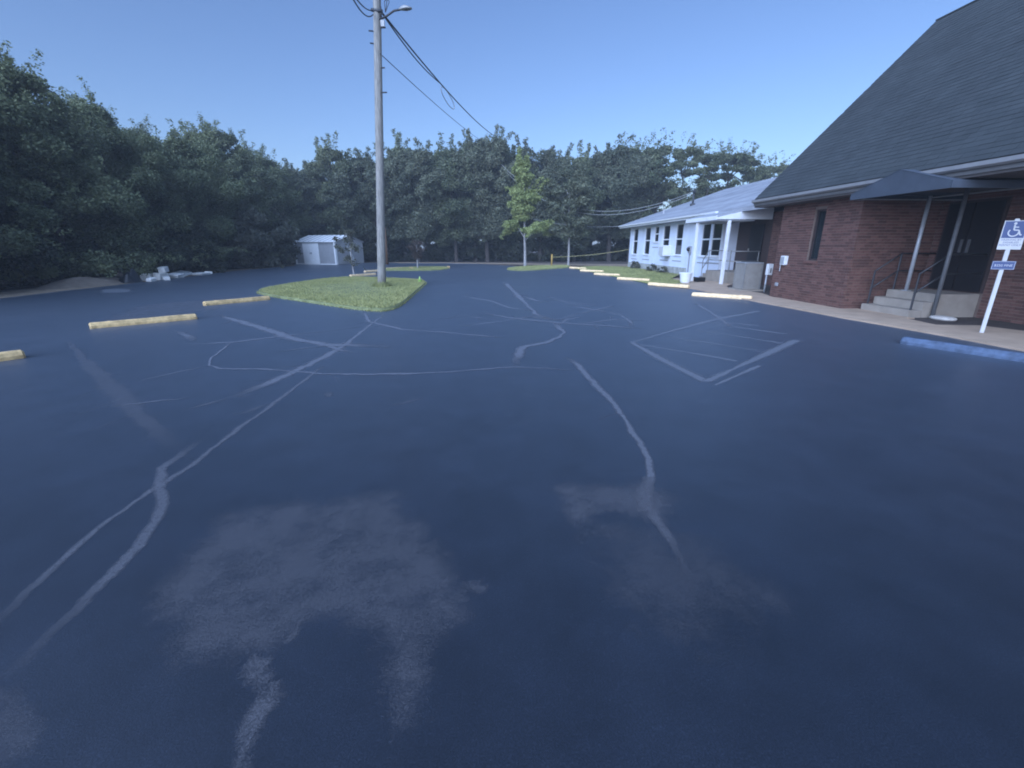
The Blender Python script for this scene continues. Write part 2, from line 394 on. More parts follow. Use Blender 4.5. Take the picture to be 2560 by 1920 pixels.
def island(name, px, hgt, nblades, seed, bl=(0.03, 0.075)):
    pts = smooth_poly([G(*p) for p in px])
    c = sum(pts, Vector()) / len(pts)
    rs = random.Random(seed); vs, fs = [], []; n = len(pts); rings = [(1.0, -0.02), (0.995, hgt * .55), (0.97, hgt * .9), (0.8, hgt), (0.4, hgt * 1.25)]
    for s, z in rings:
        for p in pts:
            q = c + (p - c) * s; vs.append((q.x, q.y, z + (rs.random() - .5) * 0.012 * (z > 0)))
    vs.append((c.x, c.y, hgt * 1.35))
    for r in range(len(rings) - 1):
        for i in range(n):
            j = (i + 1) % n; fs.append((r*n+i, r*n+j, (r+1)*n+j, (r+1)*n+i))
    for i in range(n): fs.append(((len(rings)-1)*n+i, (len(rings)-1)*n+(i+1)%n, len(vs)-1))
    mb = MB(); mb.v, mb.f = vs, fs
    o = mb.build(name, M['turf'], smooth=True); o['kind'] = 'structure'
    g = grass_blades('grass', [c + (p - c) * 0.985 for p in pts], nblades, bl[0], bl[1], hgt * .95, seed, rim=pts, cen=np.array([c.x, c.y]))
    tag(g, {1: 'mown pale green grass on the island round the utility pole', 2: 'strip of grass on the far island round the brown sapling',
            3: 'strip of grass under the bright green young tree'}[seed], 'grass', kind='stuff')
    return o
island('grass_island', [(632, 730), (720, 713), (830, 697), (900, 695), (960, 698), (1040, 701), (1070, 706), (1052, 722), (1030, 742), (1005, 764), (975, 778), (930, 779), (860, 771), (760, 755), (672, 742)], 0.08, 60000, 1, (0.02, 0.05))
island('grass_island', [(945, 674), (1000, 671), (1060, 668.5), (1124, 669), (1122, 673), (1085, 677), (1020, 677.5), (960, 677)], 0.06, 7000, 2)
island('grass_island', [(1262, 673), (1300, 668), (1360, 665.5), (1424, 664.5), (1424, 670), (1380, 673), (1330, 677), (1280, 677.5)], 0.06, 8000, 3)
verge = [G(1424, 669.5), G(1500, 685.5), G(1560, 697.5), G(1640, 714.5), Vector((8.9, 19.6, 0)), Vector((9.3, 22.5, 0)), Vector((11.2, 26, 0)), Vector((11.2, 36, 0)), Vector((9.2, 37.2, 0))]
sheet('lawn', verge, M['turf'], z=0.015)['kind'] = 'structure'
tag(grass_blades('grass', verge, 22000, 0.03, 0.07, 0.012, 9), 'dull green lawn between the parking stops and the white annex', 'grass', kind='stuff')
# sidewalk, apron and planting bed by the church
sw_out = [G(1640, 716), G(1727, 722), G(1816, 740.5), G(1900, 757), G(2000, 775), G(2100, 795), G(2230, 817), G(2355, 840), Vector((8.55, 5)), Vector((8.55, -12))]
sw_in = [Vector((10.6, -12)), Vector((10.55, 7.5)), G(2449, 817), G(2339, 815), G(2260, 798), Vector((9.75, 9.6)), Vector((9.75, 11.25)), G(2088, 771), G(1990, 753), G(1930, 744), Vector((9.6, 15.2)), Vector((9.5, 17.3)), Vector((9.9, 18.2)), Vector((10.6, 19.0)), Vector((11.1, 22.6)), Vector((9.4, 22.6)), Vector((9.0, 19.8))]
sheet('sidewalk', [Vector((p[0], p[1], 0)) for p in sw_out + sw_in], M['concrete'], z=0.03, thick=0.06)['kind'] = 'structure'
sheet('planting_bed', [(8.9, -12), (9.0, 15), (9.2, 19.5), (12.2, 19.5), (12.2, -12)], M['soil'], z=0.012)['kind'] = 'structure'
sheet('house_bed', [(10.6, 23), (10.55, 36), (11.6, 36.6), (11.6, 23)], M['soil'], z=0.02)['kind'] = 'structure'

# traces on the asphalt
mark_i = [0]
def mz():
    mark_i[0] += 1; return 0.0012 + 0.00009 * (mark_i[0] % 45)
def strip(name, pts, w, mat, seed=0, fade=True, amp=1.0, jitter=0.3, branches=True):
    rs = random.Random(seed * 7 + len(pts)); P = [Vector(p) for p in pts]
    def dense_line(P, w):
        out = [P[0]]
        for i in range(len(P) - 1):
            L = (P[i+1] - P[i]).length; k = max(1, int(L / max(0.07, w * .8)))
            for j in range(1, k + 1):
                q = P[i].lerp(P[i+1], j / k)
                if j < k: q += Vector(((rs.random()-.5), (rs.random()-.5), 0)) * w * jitter
                out.append(q)
        return out
    vs, fs, cv, fv = [], [], [], []
    def ribbon(dense, w, a0, endfade):
        n = len(dense); z = mz(); wv = 1.0; base = len(vs)
        for i, p in enumerate(dense):
            d = dense[min(i+1, n-1)] - dense[max(i-1, 0)]; nrm = Vector((-d.y, d.x, 0)); nrm.normalize()
            wv += (rs.random() - .5) * 0.5; wv = min(1.6, max(0.5, wv)); ww = w * wv
            e = min(1, (i + .3) / 6, (n - .7 - i) / 6) if endfade else 1.0
            for s, a in ((-1.25, 0), (-.35, 1), (.35, 1), (1.25, 0)):
                q = p + nrm * (ww * s * 0.5); vs.append((q.x, q.y, z)); cv.append(a); fv.append(max(0, e) * a0)
            if i:
                b = base + (i - 1) * 4
                for k in range(3): fs.append((b + k, b + 4 + k, b + 5 + k, b + 1 + k))
    main = dense_line(P, w); ribbon(main, w, amp, fade)
    if branches:
        for i in range(4, len(main) - 4, max(3, int(0.7 / max(.07, w * .8)))):
            if rs.random() < .45:
                d = (main[i+1] - main[i-1]).normalized(); sgn = rs.choice((-1, 1)); a = rs.uniform(.5, 1.2) * sgn
                dd = Vector((d.x * math.cos(a) - d.y * math.sin(a), d.x * math.sin(a) + d.y * math.cos(a), 0)); L = rs.uniform(.15, .55) * (1 + main[i].length * .03)
                ribbon(dense_line([main[i], main[i] + dd * L * .5, main[i] + dd * L + Vector((rs.uniform(-.06, .06), rs.uniform(-.06, .06), 0))], w * .4), w * .38, amp * .7, True)
    me = bpy.data.meshes.new(name); me.from_pydata(vs, [], fs)
    at = me.attributes.new('cover', 'FLOAT', 'POINT'); at.data.foreach_set('value', cv)
    at = me.attributes.new('fade', 'FLOAT', 'POINT'); at.data.foreach_set('value', fv)
    o = link(name, me, M[mat], lot); o['kind'] = 'stuff' if branches else 'structure'
    if not branches: del o['kind']
    return o
def stain(name, poly, soft, mat='dust_stain', amp=1.0, res=0.03):
    P = [(p.x, p.y) for p in poly]; A = np.array(P); lo = A.min(0) - soft; hi = A.max(0) + soft
    nx, ny = [max(3, min(190, int((hi[k] - lo[k]) / res))) for k in (0, 1)]
    X, Y = np.meshgrid(np.linspace(lo[0], hi[0], nx), np.linspace(lo[1], hi[1], ny))
    d = edge_dist(X, Y, P) * np.where(inside(X, Y, P), 1, -1)
    ph = len(P) * 1.7; d = d + soft * 0.0
    c = np.clip(d / (2 * soft) + 0.5, 0, 1); c = c * c * (3 - 2 * c) * amp
    z = mz(); vs = np.c_[X.ravel(), Y.ravel(), np.full(X.size, z)]
    fs = [(j*nx+i, j*nx+i+1, (j+1)*nx+i+1, (j+1)*nx+i) for j in range(ny-1) for i in range(nx-1) if max(c[j,i], c[j,i+1], c[j+1,i], c[j+1,i+1]) > 0]
    me = bpy.data.meshes.new(name); me.from_pydata(vs.tolist(), [], fs)
    at = me.attributes.new('cover', 'FLOAT', 'POINT'); at.data.foreach_set('value', np.clip(c / max(amp, .01), 0, 1).ravel().tolist())
    at = me.attributes.new('fade', 'FLOAT', 'POINT'); at.data.foreach_set('value', [min(1.15, amp)] * len(vs))
    return link(name, me, M[mat], lot)
cracks = [
 (0.11, [(830, 680), (795, 705), (750, 742), (700, 772), (640, 800), (600, 818), (545, 842), (500, 858)]),
 (0.08, [(700, 790), (670, 812), (640, 835), (600, 865), (560, 895), (530, 915), (490, 945), (440, 985), (400, 1015), (350, 1045), (290, 1085), (240, 1120), (190, 1160), (140, 1205), (80, 1260), (0, 1335), (-60, 1390)]),
 (0.065, [(430, 950), (390, 985), (350, 1010), (345, 1040), (350, 1095), (325, 1140), (300, 1180), (260, 1220), (215, 1265), (170, 1315), (110, 1365), (60, 1420), (0, 1470)]),
 (0.13, [(150, 735), (175, 770), (220, 815), (270, 865), (320, 915), (360, 950), (400, 975)]),
 (0.13, [(470, 680), (560, 707), (640, 733), (700, 745), (770, 746), (845, 750)]),
 (0.065, [(500, 740), (455, 775), (452, 790), (480, 797), (560, 797), (640, 803), (700, 808), (800, 809), (900, 807), (970, 804), (1040, 798), (1110, 793), (1180, 796), (1245, 801)]),
 (0.08, [(785, 672), (797, 695), (870, 712), (960, 718), (1090, 730)]),
 (0.06, [(400, 745), (500, 740), (620, 725), (720, 715), (790, 705)]),
 (0.12, [(1115, 793), (1120, 765), (1130, 750), (1180, 740), (1205, 730), (1220, 718), (1205, 705), (1190, 694)]),
 (0.16, [(1090, 610), (1115, 635), (1135, 655), (1160, 680), (1200, 692)]),
 (0.22, [(1105, 688), (1150, 684), (1190, 690), (1235, 694)]),
 (0.12, [(1035, 675), (1110, 688), (1200, 697), (1320, 705), (1400, 712)]),
 (0.10, [(980, 706), (1050, 698), (1120, 688), (1160, 680)]),
 (0.10, [(1220, 658), (1300, 672), (1340, 680), (1362, 695), (1367, 707)]),
 (0.075, [(1222, 772), (1245, 785), (1262, 805), (1290, 835), (1325, 870), (1350, 905), (1370, 940), (1390, 970), (1402, 1000), (1405, 1035), (1395, 1090), (1430, 1140), (1460, 1190), (1485, 1240)]),
 (0.06, [(500, 858), (535, 856), (565, 851)]), (0.07, [(400, 885), (450, 872), (500, 858)]), (0.07, [(500, 897), (540, 888), (580, 872)]),
 (0.05, [(840, 878), (880, 869), (915, 860)]), (0.06, [(290, 825), (380, 805), (452, 790)]), (0.07, [(690, 740), (730, 755), (765, 762)]),
 (0.09, [(1000, 640), (1060, 650), (1100, 665), (1150, 672)]), (0.08, [(1180, 640), (1230, 655), (1290, 660)]), (0.08, [(940, 690), (1010, 684), (1080, 690)]), (0.07, [(1250, 700), (1330, 690), (1400, 694)]), (0.07, [(600, 760), (660, 752), (705, 748)]), (0.06, [(230, 880), (330, 868), (420, 858)]),
 (0.09, [(1500, 655), (1535, 675), (1560, 692), (1580, 708)]), (0.08, [(1210, 692), (1240, 680), (1330, 660)]),
 (0.12, [(380, 715), (410, 728), (420, 738)]), (0.12, [(1130, 640), (1165, 652), (1200, 650)]), (0.1, [(1200, 705), (1225, 690), (1260, 683)]),
]
for i, (w, p) in enumerate(cracks):
    if min(q[1] for q in p) < 770 and i > 0: w *= 1.3
    strip('crack_trace', [V(*q) for q in p], w, 'crack_trace', i, amp=.38 if i == 3 else (.75 if i in (1, 2) else 1.0))
aisle = [
 (0.12, [(1365, 740), (1440, 782), (1525, 824)]), (0.13, [(1525, 824), (1600, 790), (1720, 735)]), (0.07, [(1545, 832), (1640, 790)]),
 (0.12, [(1365, 740), (1450, 715), (1540, 691), (1640, 672)]), (0.10, [(1385, 745), (1490, 762), (1592, 780)]),
 (0.10, [(1440, 727), (1540, 742), (1650, 760)]), (0.10, [(1500, 712), (1580, 724), (1690, 742)]), (0.10, [(1555, 702), (1600, 708), (1700, 722)]), (0.10, [(1570, 697), (1640, 704)]),
]
for i, (w, p) in enumerate(aisle): strip('painted_line', [V(*q) for q in p], w, 'old_paint', 50 + i, fade=False, jitter=0.06, branches=False)
for poly, soft, amp in [
 ([(480, 1110), (640, 1085), (850, 1065), (880, 1110), (940, 1160), (1010, 1260), (1000, 1320), (940, 1400), (900, 1560), (850, 1630), (815, 1500), (830, 1370), (700, 1335), (560, 1420), (400, 1440), (330, 1280)], 0.14, 0.85),
 ([(540, 1410), (590, 1420), (612, 1500), (575, 1560), (545, 1640), (530, 1700), (480, 1700), (520, 1570), (545, 1500), (515, 1470)], 0.02, 1.25),
 ([(640, 1335), (650, 1355), (635, 1390), (620, 1385)], 0.02, 0.8),
 ([(1195, 1045), (1330, 1048), (1390, 1035), (1460, 1080), (1440, 1135), (1300, 1105), (1250, 1160), (1210, 1110)], 0.12, 0.9),
 ([(1385, 1030), (1415, 1030), (1412, 1110), (1378, 1105), (1372, 1060)], 0.02, 1.4),
 ([(995, 1253), (1030, 1252), (1055, 1270), (1045, 1290), (1010, 1275)], 0.025, 0.9),
 ([(-40, 1470), (60, 1500), (95, 1570), (80, 1640), (-40, 1650)], 0.05, 0.6),
 ([(1270, 1120), (1500, 1150), (1700, 1300), (1500, 1400), (1330, 1300)], 0.25, 0.5),
 ([(300, 660), (430, 648), (520, 640), (470, 668), (330, 690), (200, 700)], 0.4, 0.7),
 ([(700, 850), (720, 846), (722, 856), (704, 858)], 0.02, 0.8),
]: stain('dust_stain', [V(*q) for q in poly], soft, amp=amp)
for q, rr in (((695, 1165), .03), ((1245, 985), .02)):
    pass
# flat sand patch left on the asphalt
sp = G(290, 728)
stain('sand_patch', [G(*q) for q in [(248, 728), (262, 723), (300, 721.5), (330, 724), (326, 730), (290, 732), (258, 732)]], 0.12, 'sand_film' if 'sand_film' in M else 'old_paint', 1.0)

# ================================================================== trees
def leaf_quads(cent, rad, n, size, rs, up=0.35, flat=1.0):
    # leaves scattered through ellipsoidal clumps, denser to the clump's skin
    k = len(cent); idx = rs.randint(0, k, n)
    d = rs.normal(size=(n, 3)); d /= np.linalg.norm(d, axis=1)[:, None]
    r = rad[idx][:, None] * (0.35 + 0.65 * rs.rand(n, 1) ** 0.5)
    p = cent[idx] + d * r * np.array([1, 1, flat])
    ax = rs.normal(size=(n, 3)); ax[:, 2] = ax[:, 2] * 0.6 - 0.15; ax /= np.linalg.norm(ax, axis=1)[:, None]
    nr = rs.normal(size=(n, 3)) + np.array([0, 0, up * 3]) + d * 0.8
    side = np.cross(ax, nr); side /= np.linalg.norm(side, axis=1)[:, None] + 1e-9
    L = size * (0.6 + 0.8 * rs.rand(n, 1)); W = L * (0.22 + 0.14 * rs.rand(n, 1))
    q = np.zeros((n, 4, 3)); q[:, 0] = p; q[:, 1] = p + ax * L * .5 + side * W; q[:, 2] = p + ax * L; q[:, 3] = p + ax * L * .5 - side * W
    return q
def make_tree(name, seed, H, zb, rx, nclump, nleaf, lsize, leaf, bark, trunk_r, shape='round', wisps=30, clump_r=(0.45, 0.95), limb_n=9, flat=0.75, lean=0.3):
    rs = np.random.RandomState(seed); rnd = random.Random(seed)
    def prof(t):
        if shape == 'round': return max(0.12, math.sin(math.pi * min(1, max(0, 0.12 + 0.83 * t))) ** 0.7)
        if shape == 'wall': return 1.0 if t < 0.55 else max(0.15, 1 - ((t - 0.55) / 0.47) ** 1.7)
        if shape == 'cone': return max(0.15, (1 - t) ** 0.5 * (0.72 + 0.28 * math.sin(t * 15 + 1)))
        if shape == 'vase': return 0.35 + 0.65 * min(1, t * 1.5) if t < 0.8 else 0.75
        return 1.0
    tr = MB(); top = Vector((rnd.uniform(-lean, lean), rnd.uniform(-lean, lean), H * 0.82)); tp = []
    for i in range(8):
        t = i / 7; tp.append(Vector((top.x * t + math.sin(t * 5 + seed) * .06 * H / 8, top.y * t + math.cos(t * 4 + seed) * .06 * H / 8, H * .82 * t)))
    tr.tube([tp[0] - Vector((0, 0, .1))] + tp, [trunk_r * 1.35] + [trunk_r * (1.15 - 0.95 * i / 7) for i in range(8)], 8)
    cent, rad = [], []
    while len(cent) < nclump:
        t = rnd.random(); z = zb + (H - zb) * t; rr = rx * prof(t) * (1 + 0.18 * math.sin(5 * t + seed) )
        a = rnd.random() * 6.283; lob = 1 + 0.22 * math.sin(3 * a + seed) + 0.12 * math.sin(5 * a + 2 * seed + 4 * t)
        k = rr * lob * rnd.random() ** 0.38
        f = tp[min(7, int(z / (H * .82) * 7))]
        cr = rnd.uniform(*clump_r) * (0.75 if t > .85 else 1)
        cent.append((f.x + math.cos(a) * k, f.y + math.sin(a) * k, min(z, H - cr * .4))); rad.append(cr)
    cent = np.array(cent); rad = np.array(rad)
    order = rs.permutation(len(cent))[:limb_n]
    for i in order:
        c = Vector(cent[i]); z0 = max(zb * .7, c.z - rnd.uniform(.6, 1.6) * H / 9); z0 = min(max(z0, .02), H * .78)
        k_ = z0 / (H * .82) * 7; i0 = min(6, int(k_)); b = tp[i0].lerp(tp[i0 + 1], k_ - i0); m = b.lerp(c, .5) + Vector((0, 0, .15 * (c - b).length))
        tr.tube([b, m, c], [trunk_r * .42, trunk_r * .28, trunk_r * .08], 5, cap=False)
    q = [leaf_quads(cent, rad, nleaf, lsize, rs, flat=flat)]
    # wisps: thin sprays of leaves that break the outline
    wc, wr = [], []
    for _ in range(wisps):
        i = rnd.randrange(len(cent)); c = Vector(cent[i]); d = Vector((c.x, c.y, (c.z - zb) * 0.6)); d = d.normalized() if d.length > .1 else Vector((0, 0, 1))
        d = (d + Vector((rnd.uniform(-.5, .5), rnd.uniform(-.5, .5), rnd.uniform(-.1, .7)))).normalized(); L = rnd.uniform(.6, 1.8) * H / 9 + rad[i]
        for s in range(5):
            p = c + d * (rad[i] * .5 + L * s / 5) - Vector((0, 0, .03 * s * s)); wc.append(p); wr.append(.16 * (1.25 - s / 6) * H / 9 + .05)
    if wc: q.append(leaf_quads(np.array([tuple(p) for p in wc]), np.array(wr), max(60, int(nleaf * .12)), lsize * .9, rs))
    root = empty(name, (0, 0, 0), 'tree', 'tree')
    tr.build('trunk', M[bark], root, smooth=True)
    link('crown', quads_mesh('crown', np.vstack(q)), M[leaf], root)
    return root
used = {}
def place(proto, loc, rz, sc, label, cat='tree', group=None):
    if proto.name not in used: used[proto.name] = 1; o = proto
    else: o = copy_tree(proto)
    o.location = loc; o.rotation_euler = (0, 0, rz); o.scale = sc if isinstance(sc, tuple) else (sc, sc, sc)
    o['label'] = label; o['category'] = cat
    if group: o['group'] = group
    return o
rt = random.Random(11)
ORD = 'first second third fourth fifth sixth seventh eighth ninth tenth eleventh twelfth thirteenth fourteenth fifteenth sixteenth seventeenth eighteenth nineteenth twentieth'.split() + ['twenty-' + w for w in 'first second third fourth fifth sixth seventh eighth ninth'.split()]
def px_x(X, Y):                       # where a foot point stands across the photograph, for the order of the labels
    c, s_ = math.cos(YAW), math.sin(YAW); return (c * X - s_ * Y) / max(.1, s_ * X + c * Y)
def ordered(items, fmt):
    rank = sorted(range(len(items)), key=lambda i: px_x(items[i][0], items[i][1])); out = [None] * len(items)
    for r, i in enumerate(rank): out[i] = fmt % ORD[r]
    return out
WALL = [make_tree('evergreen_tree', 21 + i, 9.0, 0.7, 2.7, 95, 80000, 0.125, ['leaf_left', 'leaf_deep', 'leaf_left'][i], 'bark_dark', .17, 'wall', 90, (.42, .95), 8) for i in range(3)]
lab_l = 'dense dark evergreen in the tall leafy row along the left edge'
left = []                                       # (pixel of the crown's top, X of the trunk)
for (px, py, X) in [(12, 122, -19.2), (85, 235, -19.6), (205, 212, -20.0), (300, 322, -19.8), (345, 330, -20.5), (425, 312, -19.2), (480, 300, -20.5), (535, 296, -19.6), (600, 340, -19.9), (650, 372, -20.2), (700, 412, -20.5), (735, 430, -21)]:
    p = atX(px, py, X); left.append((X, p.y, p.z * .905))
for (X, Y, hh) in [(-19.6, 17.2, 7.6), (-19.0, 13.2, 9.0), (-19.4, 8.8, 9.5), (-22.5, 20, 9.3), (-23, 25.5, 9.0), (-23, 16, 10), (-23.5, 30.5, 9.0), (-24, 36, 9.2)]: left.append((X, Y, hh))
ll = ordered(left[:13], 'dense dark evergreen, %s from the left in the front line of the left row') + ['evergreen of the left row standing behind the front line or at the very edge'] * (len(left) - 13)
for i, (X, Y, hh) in enumerate(left):
    s = hh / 9.0; place(WALL[i % 3], (X, Y, -.03), rt.random() * 6.28, (s * rt.uniform(.92, 1.1), s * rt.uniform(.92, 1.1), s), ll[i], group='evergreens along the left edge of the lot')
BACK = [make_tree('oak_tree', 41, 11, 2.6, 3.4, 80, 52000, .20, 'leaf_grey', 'bark_dark', .22, 'round', 40, (.6, 1.15), 12),
        make_tree('oak_tree', 42, 11, 2.2, 3.1, 78, 52000, .20, 'leaf_deep', 'bark_dark', .2, 'round', 40, (.6, 1.1), 12),
        make_tree('oak_tree', 43, 11, 3.0, 3.6, 74, 48000, .20, 'leaf_grey', 'bark_dark', .24, 'round', 46, (.55, 1.1), 12)]
AIRY = make_tree('pine_tree', 51, 11, 3.2, 3.5, 52, 20000, .21, 'leaf_deep', 'bark_dark', .18, 'round', 60, (.4, .75), 16, flat=.5)
lab_b = 'dark leafy tree in the wooded row behind the far end of the lot'
backs = []
for (px, py, Y, k) in [(745, 425, 50, 0), (790, 395, 51, 2), (832, 372, 50, 1), (880, 392, 52, 0), (925, 385, 50, 2), (985, 365, 53, 1), (1030, 375, 50, 0), (1085, 372, 52, 2), (1130, 372, 50, 1),
                       (1185, 352, 51, 2), (1215, 345, 50, 0), (1262, 360, 52, 1), (1305, 385, 53, 2), (1352, 368, 51, 0), (1400, 392, 52, 2), (1445, 388, 50, 1), (1490, 392, 53, 0), (1540, 362, 51, 2), (1590, 385, 50, 0)]:
    p = atY(px, py, Y); backs.append((p.x, Y, p.z * .965, k))
for X in range(-26, 22, 5): backs.append((X + rt.uniform(-1, 1), 57 + rt.uniform(-1.5, 1.5), 10.3 + rt.uniform(-.8, .6), int(rt.random() * 3)))
lb = ordered(backs[:19], 'dark leafy tree, %s from the shed side in the front line behind the lot') + ['dark tree of the hidden second line behind the lot'] * (len(backs) - 19)
for i, (X, Y, hh, k) in enumerate(backs):
    s = hh / 11.0; w = s * rt.uniform(.9, 1.08)
    place(BACK[k], (X, Y, -.03), rt.random() * 6.28, (w, w, s), lb[i], group='trees behind the far end of the lot')
for i, (px, py, Y) in enumerate([(1655, 368, 50), (1715, 372, 52), (1775, 388, 50), (1830, 385, 51), (1862, 395, 53), (1905, 425, 52), (1945, 415, 58), (1560, 372, 55)]):
    p = atY(px, py, Y); s = p.z / 11
    place(AIRY, (p.x, Y, -.03), rt.random() * 6.28, (s, s, s), 'airy see-through tree above the annex roof, ' + ORD[[1, 2, 3, 4, 5, 6, 7, 0][i]] + ' from the left', group='airy trees behind the annex roof')
# understory shrubs that close the gaps under the crowns
SH = [make_tree('shrub', 61 + i, 2.6, .05, 1.5, 34, 9000, .16, ['leaf_shaded', 'leaf_olive', 'leaf_shaded'][i], 'bark_dark', .04, 'round', 16, (.3, .6), 6) for i in range(3)]
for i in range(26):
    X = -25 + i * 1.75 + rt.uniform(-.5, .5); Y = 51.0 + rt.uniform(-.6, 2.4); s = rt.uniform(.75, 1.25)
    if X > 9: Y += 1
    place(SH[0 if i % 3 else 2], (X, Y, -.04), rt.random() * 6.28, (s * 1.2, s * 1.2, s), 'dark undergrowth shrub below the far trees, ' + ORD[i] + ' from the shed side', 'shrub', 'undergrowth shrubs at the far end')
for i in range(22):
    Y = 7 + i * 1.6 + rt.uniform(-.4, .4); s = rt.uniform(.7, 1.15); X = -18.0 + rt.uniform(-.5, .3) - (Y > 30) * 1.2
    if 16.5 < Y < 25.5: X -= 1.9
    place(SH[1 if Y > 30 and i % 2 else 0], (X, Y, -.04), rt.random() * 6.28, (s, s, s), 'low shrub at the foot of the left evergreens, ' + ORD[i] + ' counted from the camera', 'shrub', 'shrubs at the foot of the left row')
for i, (px, py, X, s) in enumerate([(610, 672, -17.4, 1.25), (655, 668, -17.6, 1.4), (700, 666, -18.2, 1.2)]):
    p = G(px, py); place(SH[1], (X, p.y + .8, -.04), i * 2.1, (s, s, s * 1.2), 'pale olive shrub left of the grey shed, ' + ['farthest', 'second nearest', 'nearest'][i] + (' from it' if i == 0 else ' to it'), 'shrub', 'pale olive shrubs left of the shed')
# young trees on the islands
p1 = G(1311, 665)
t1 = make_tree('young_tree', 71, 8.0, 2.6, 1.95, 60, 26000, .17, 'leaf_bright', 'bark_pale', .115, 'cone', 20, (.32, .6), 14, flat=.45, lean=.05)
place(t1, (p1.x, p1.y, .05), .6, 1.0, 'bright green young tree with slim pale trunk on the far grass strip')
p2 = G(1419, 665)
t2 = make_tree('young_tree', 72, 7.2, 2.3, 2.0, 44, 20000, .18, 'leaf_grey', 'bark_pale', .095, 'round', 26, (.35, .65), 14, flat=.6, lean=.05)
place(t2, (p2.x, p2.y, .0), 1.6, 1.0, 'grey green young tree with slim trunk right of the bright green one')
p3 = G(1045, 673)
t3 = make_tree('sapling', 73, 2.05, .7, .52, 16, 1800, .11, 'leaf_brown', 'bark_pale', .05, 'vase', 10, (.14, .25), 10, lean=.02)
place(t3, (p3.x, p3.y, .04), .6, 1.0, 'small brown vase shaped sapling on the far middle island')
p4 = G(885, 691)
t4 = make_tree('sapling', 74, 2.45, .75, .62, 18, 1100, .11, 'leaf_olive', 'bark_pale', .05, 'vase', 14, (.14, .26), 10, lean=.02)
place(t4, (p4.x, p4.y, -.01), 2.6, 1.0, 'small sparse olive sapling standing in front of the shed')

# ================================================================== parking stops
def make_stop(mat):
    mb = MB(); L, b, t, h = 1.83, .078, .055, .115; sec = [(-b, 0), (-b, .05), (-t, h - .015), (-t + .015, h), (t - .015, h), (t, h - .015), (b, .05), (b, 0)]
    n = len(sec); xs = [(-L/2, .82), (-L/2 + .025, 1), (-L/4, 1), (0, 1), (L/4, 1), (L/2 - .025, 1), (L/2, .82)]; rs = random.Random(hash(mat) % 7)
    for x, s in xs:
        for p in sec: mb.v.append((x, p[0] * s + rs.uniform(-.003, .003), p[1] * (s if p[1] > 0 else 1) + rs.uniform(-.003, .003) * (p[1] > 0)))
    for i in range(len(xs) - 1):
        for k in range(n - 1): mb.f.append((i*n+k, i*n+k+1, (i+1)*n+k+1, (i+1)*n+k))
        mb.f.append((i*n+n-1, i*n, (i+1)*n, (i+1)*n+n-1))
    mb.f.append(tuple(range(n))); mb.f.append(tuple((len(xs)-1)*n + k for k in range(n))[::-1])
    for sx in (-.6, .6): mb.tube([(sx, 0, h - .004), (sx, 0, h + .006)], .018, 8)
    o = mb.build('parking_stop', M[mat]); return o
protos = {k: make_stop(k) for k in ('stop_cream', 'stop_yellow', 'stop_blue')}; pu = {}
def stop(a, b, mat, label, z=0.0, fix=None):
    A, B = G(*a), G(*b); d = (B - A); ang = math.atan2(d.y, d.x); c = (A + B) / 2
    if fix == 'end': c = B - d.normalized() * .915
    if fix == 'start': c = A + d.normalized() * .915
    o = protos[mat] if mat not in pu else protos[mat].copy()
    if mat in pu: col.objects.link(o)
    pu[mat] = 1; o.location = (c.x, c.y, z); o.rotation_euler = (0, 0, ang); tag(o, label, 'parking stop', 'concrete parking stops on the lot'); return o
dl = G(490, 797) - G(228, 821); e0 = G(63, 893)
stop((-260, 938), (63, 893), 'stop_yellow', 'weathered yellow parking stop cut off by the left photo edge', fix='end')
stop((228, 821), (490, 797), 'stop_yellow', 'long weathered yellow parking stop left of the grass island, nearer one')
stop((512, 764), (672, 749), 'stop_yellow', 'weathered yellow parking stop touching the left tip of the grass island')
stop((872, 692), (942, 687), 'stop_cream', 'cream parking stop just behind the grass island, left of the pole')
stop((912, 681), (958, 677.5), 'stop_cream', 'cream parking stop partly hidden behind the utility pole')
stop((962, 674), (1002, 671.5), 'stop_cream', 'farthest cream parking stop right of the utility pole')
stop((1422, 671), (1468, 674), 'stop_cream', 'farthest cream parking stop of the row beside the lawn', .018)
stop((1450, 678.5), (1510, 681.5), 'stop_cream', 'second farthest cream parking stop of the row beside the lawn', .018)
stop((1490, 687.5), (1545, 691), 'stop_cream', 'third farthest cream parking stop of the row beside the lawn', .018)
stop((1543, 699), (1625, 704.5), 'stop_cream', 'third nearest cream parking stop of the row beside the lawn', .018)
stop((1617, 714), (1727, 722.5), 'stop_cream', 'cream parking stop at the start of the sidewalk, second nearest', .032)
stop((1730, 739), (1880, 749), 'stop_cream', 'nearest cream parking stop, in front of the air conditioner', .0)
stop((2253, 858), (2700, 925), 'stop_blue', 'faded blue parking stop below the disabled parking sign', fix='start')

